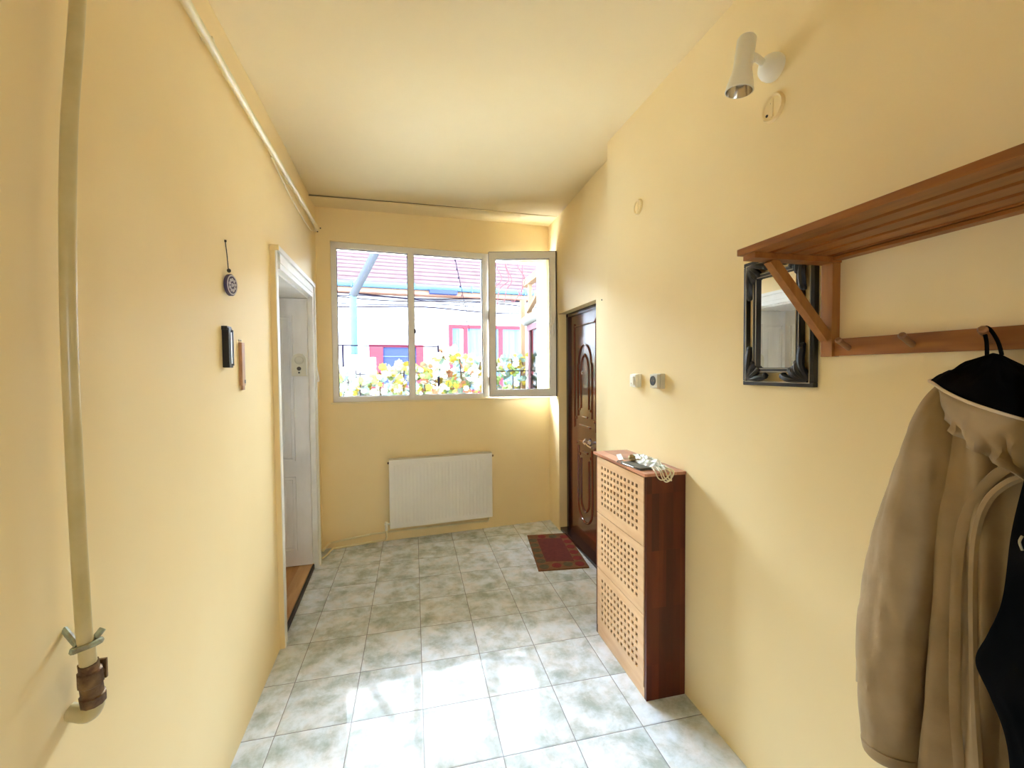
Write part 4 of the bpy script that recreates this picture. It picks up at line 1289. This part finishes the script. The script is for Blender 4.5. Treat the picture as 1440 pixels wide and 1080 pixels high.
b = NB(); box(b, VX + .02, VX + .06, 5.44, 5.56, -.3, 2.07); obj('open_door_edge', b, mat('brown_grey_timber', (0.0301, 0.0216, 0.0216), .7), vr)
b = NB(); tube(b, smooth_path([(VX - .02, 6.05, 2.21), (VX + .02, 5.7, 2.24), (VX + .03, 5.3, 2.22), (VX + .02, 4.95, 2.26)], 4), .07, 10); obj('rolled_awning', b, mat('off_white_canvas', (0.0688, 0.0688, 0.0647), .8), vr, smooth=True)
b = NB()
rr = random.Random(5)
for k in range(5):
    u = 2.05 + k * .10
    tube(b, smooth_path([(u, 1.6, 3.3), (u - .05 + rr.uniform(-.05, .05), 1.6, 2.95), (u + rr.uniform(-.1, .1), 1.6, 2.72), (u - .08, 1.6, 2.50 + rr.uniform(-.1, .1)), (u - .12, 1.6, 2.2 + .1 * k)], 5), .006, 5, BW)
obj('dry_tendrils', b, mat('dry_pink_stem', (0.0603, 0.0216, 0.0258), .8), None, smooth=True, label='dry reddish tendrils dangling outside above the opened casement', cat='vine')

for m_ in bpy.data.materials:                      # specular off and most courtyard colours darker than real, against the bright sky
    if m_.name in OUT_START or not m_.use_nodes or 'Principled BSDF' not in m_.node_tree.nodes: continue
    P_(m_).inputs['Specular IOR Level'].default_value = 0.0

# ================================================================== light
W = bpy.data.worlds.new('overcast_sky'); S.world = W; W.use_nodes = True
bgn = W.node_tree.nodes['Background']
bgn.inputs['Color'].default_value = (.74, .86, 1.0, 1)
bgn.inputs['Strength'].default_value = 9.0
pl_ = bpy.data.lights.new('window_daylight_portal', 'AREA'); pl_.shape = 'RECTANGLE'; pl_.size = WU1 - WU0; pl_.size_y = WZ1 - WZ0
pl_.cycles.is_portal = True
pl2 = bpy.data.lights.new('rear_fill_portal', 'AREA'); pl2.shape = 'RECTANGLE'; pl2.size = QX1 - QX0; pl2.size_y = QZ1 - QZ0  # guides sky sampling through the added rear fill window
pl2.cycles.is_portal = True
p2o = bpy.data.objects.new('rear_fill_portal', pl2); COL.objects.link(p2o)
p2o.matrix_basis = Matrix.Translation(((QX0 + QX1) / 2, YB - .16, (QZ0 + QZ1) / 2)) @ Matrix.Rotation(PI / 2, 4, 'X')
po = bpy.data.objects.new('window_daylight_portal', pl_); COL.objects.link(po)
po.matrix_basis = BW @ Matrix.Translation(((WU0 + WU1) / 2, .12, (WZ0 + WZ1) / 2)) @ Matrix.Rotation(-PI / 2, 4, 'X')

# ================================================================== camera
F, yaw, pit, rol = 601.74, math.radians(12.947), math.radians(1.814), math.radians(-.4906)
cy_, sy_, cp_, sp_ = math.cos(yaw), math.sin(yaw), math.cos(pit), math.sin(pit)
f_ = Vector((sy_ * cp_, cy_ * cp_, -sp_)); rt = Vector((cy_, -sy_, 0)); up = rt.cross(f_)
r2 = rt * math.cos(rol) + up * math.sin(rol); u2 = -rt * math.sin(rol) + up * math.cos(rol)
cam = bpy.data.cameras.new('camera'); co = bpy.data.objects.new('camera', cam); COL.objects.link(co)
co.matrix_basis = basis((0, 0, 1.5), r2, u2, -f_)
cam.sensor_width = 36; cam.lens = 36 * F / 1440; cam.clip_start = .03; cam.clip_end = 200
S.camera = co
vs = S.view_settings
vs.view_transform = 'Standard'; vs.look = 'None'; vs.exposure = 2.84; vs.gamma = 1; vs.use_curve_mapping = False
S.cycles.max_bounces = 14; S.cycles.diffuse_bounces = 8; S.cycles.glossy_bounces = 4; S.cycles.transparent_max_bounces = 12
S.cycles.caustics_reflective = False; S.cycles.caustics_refractive = False
S.cycles.sample_clamp_indirect = 8
S.cycles.use_denoising = True
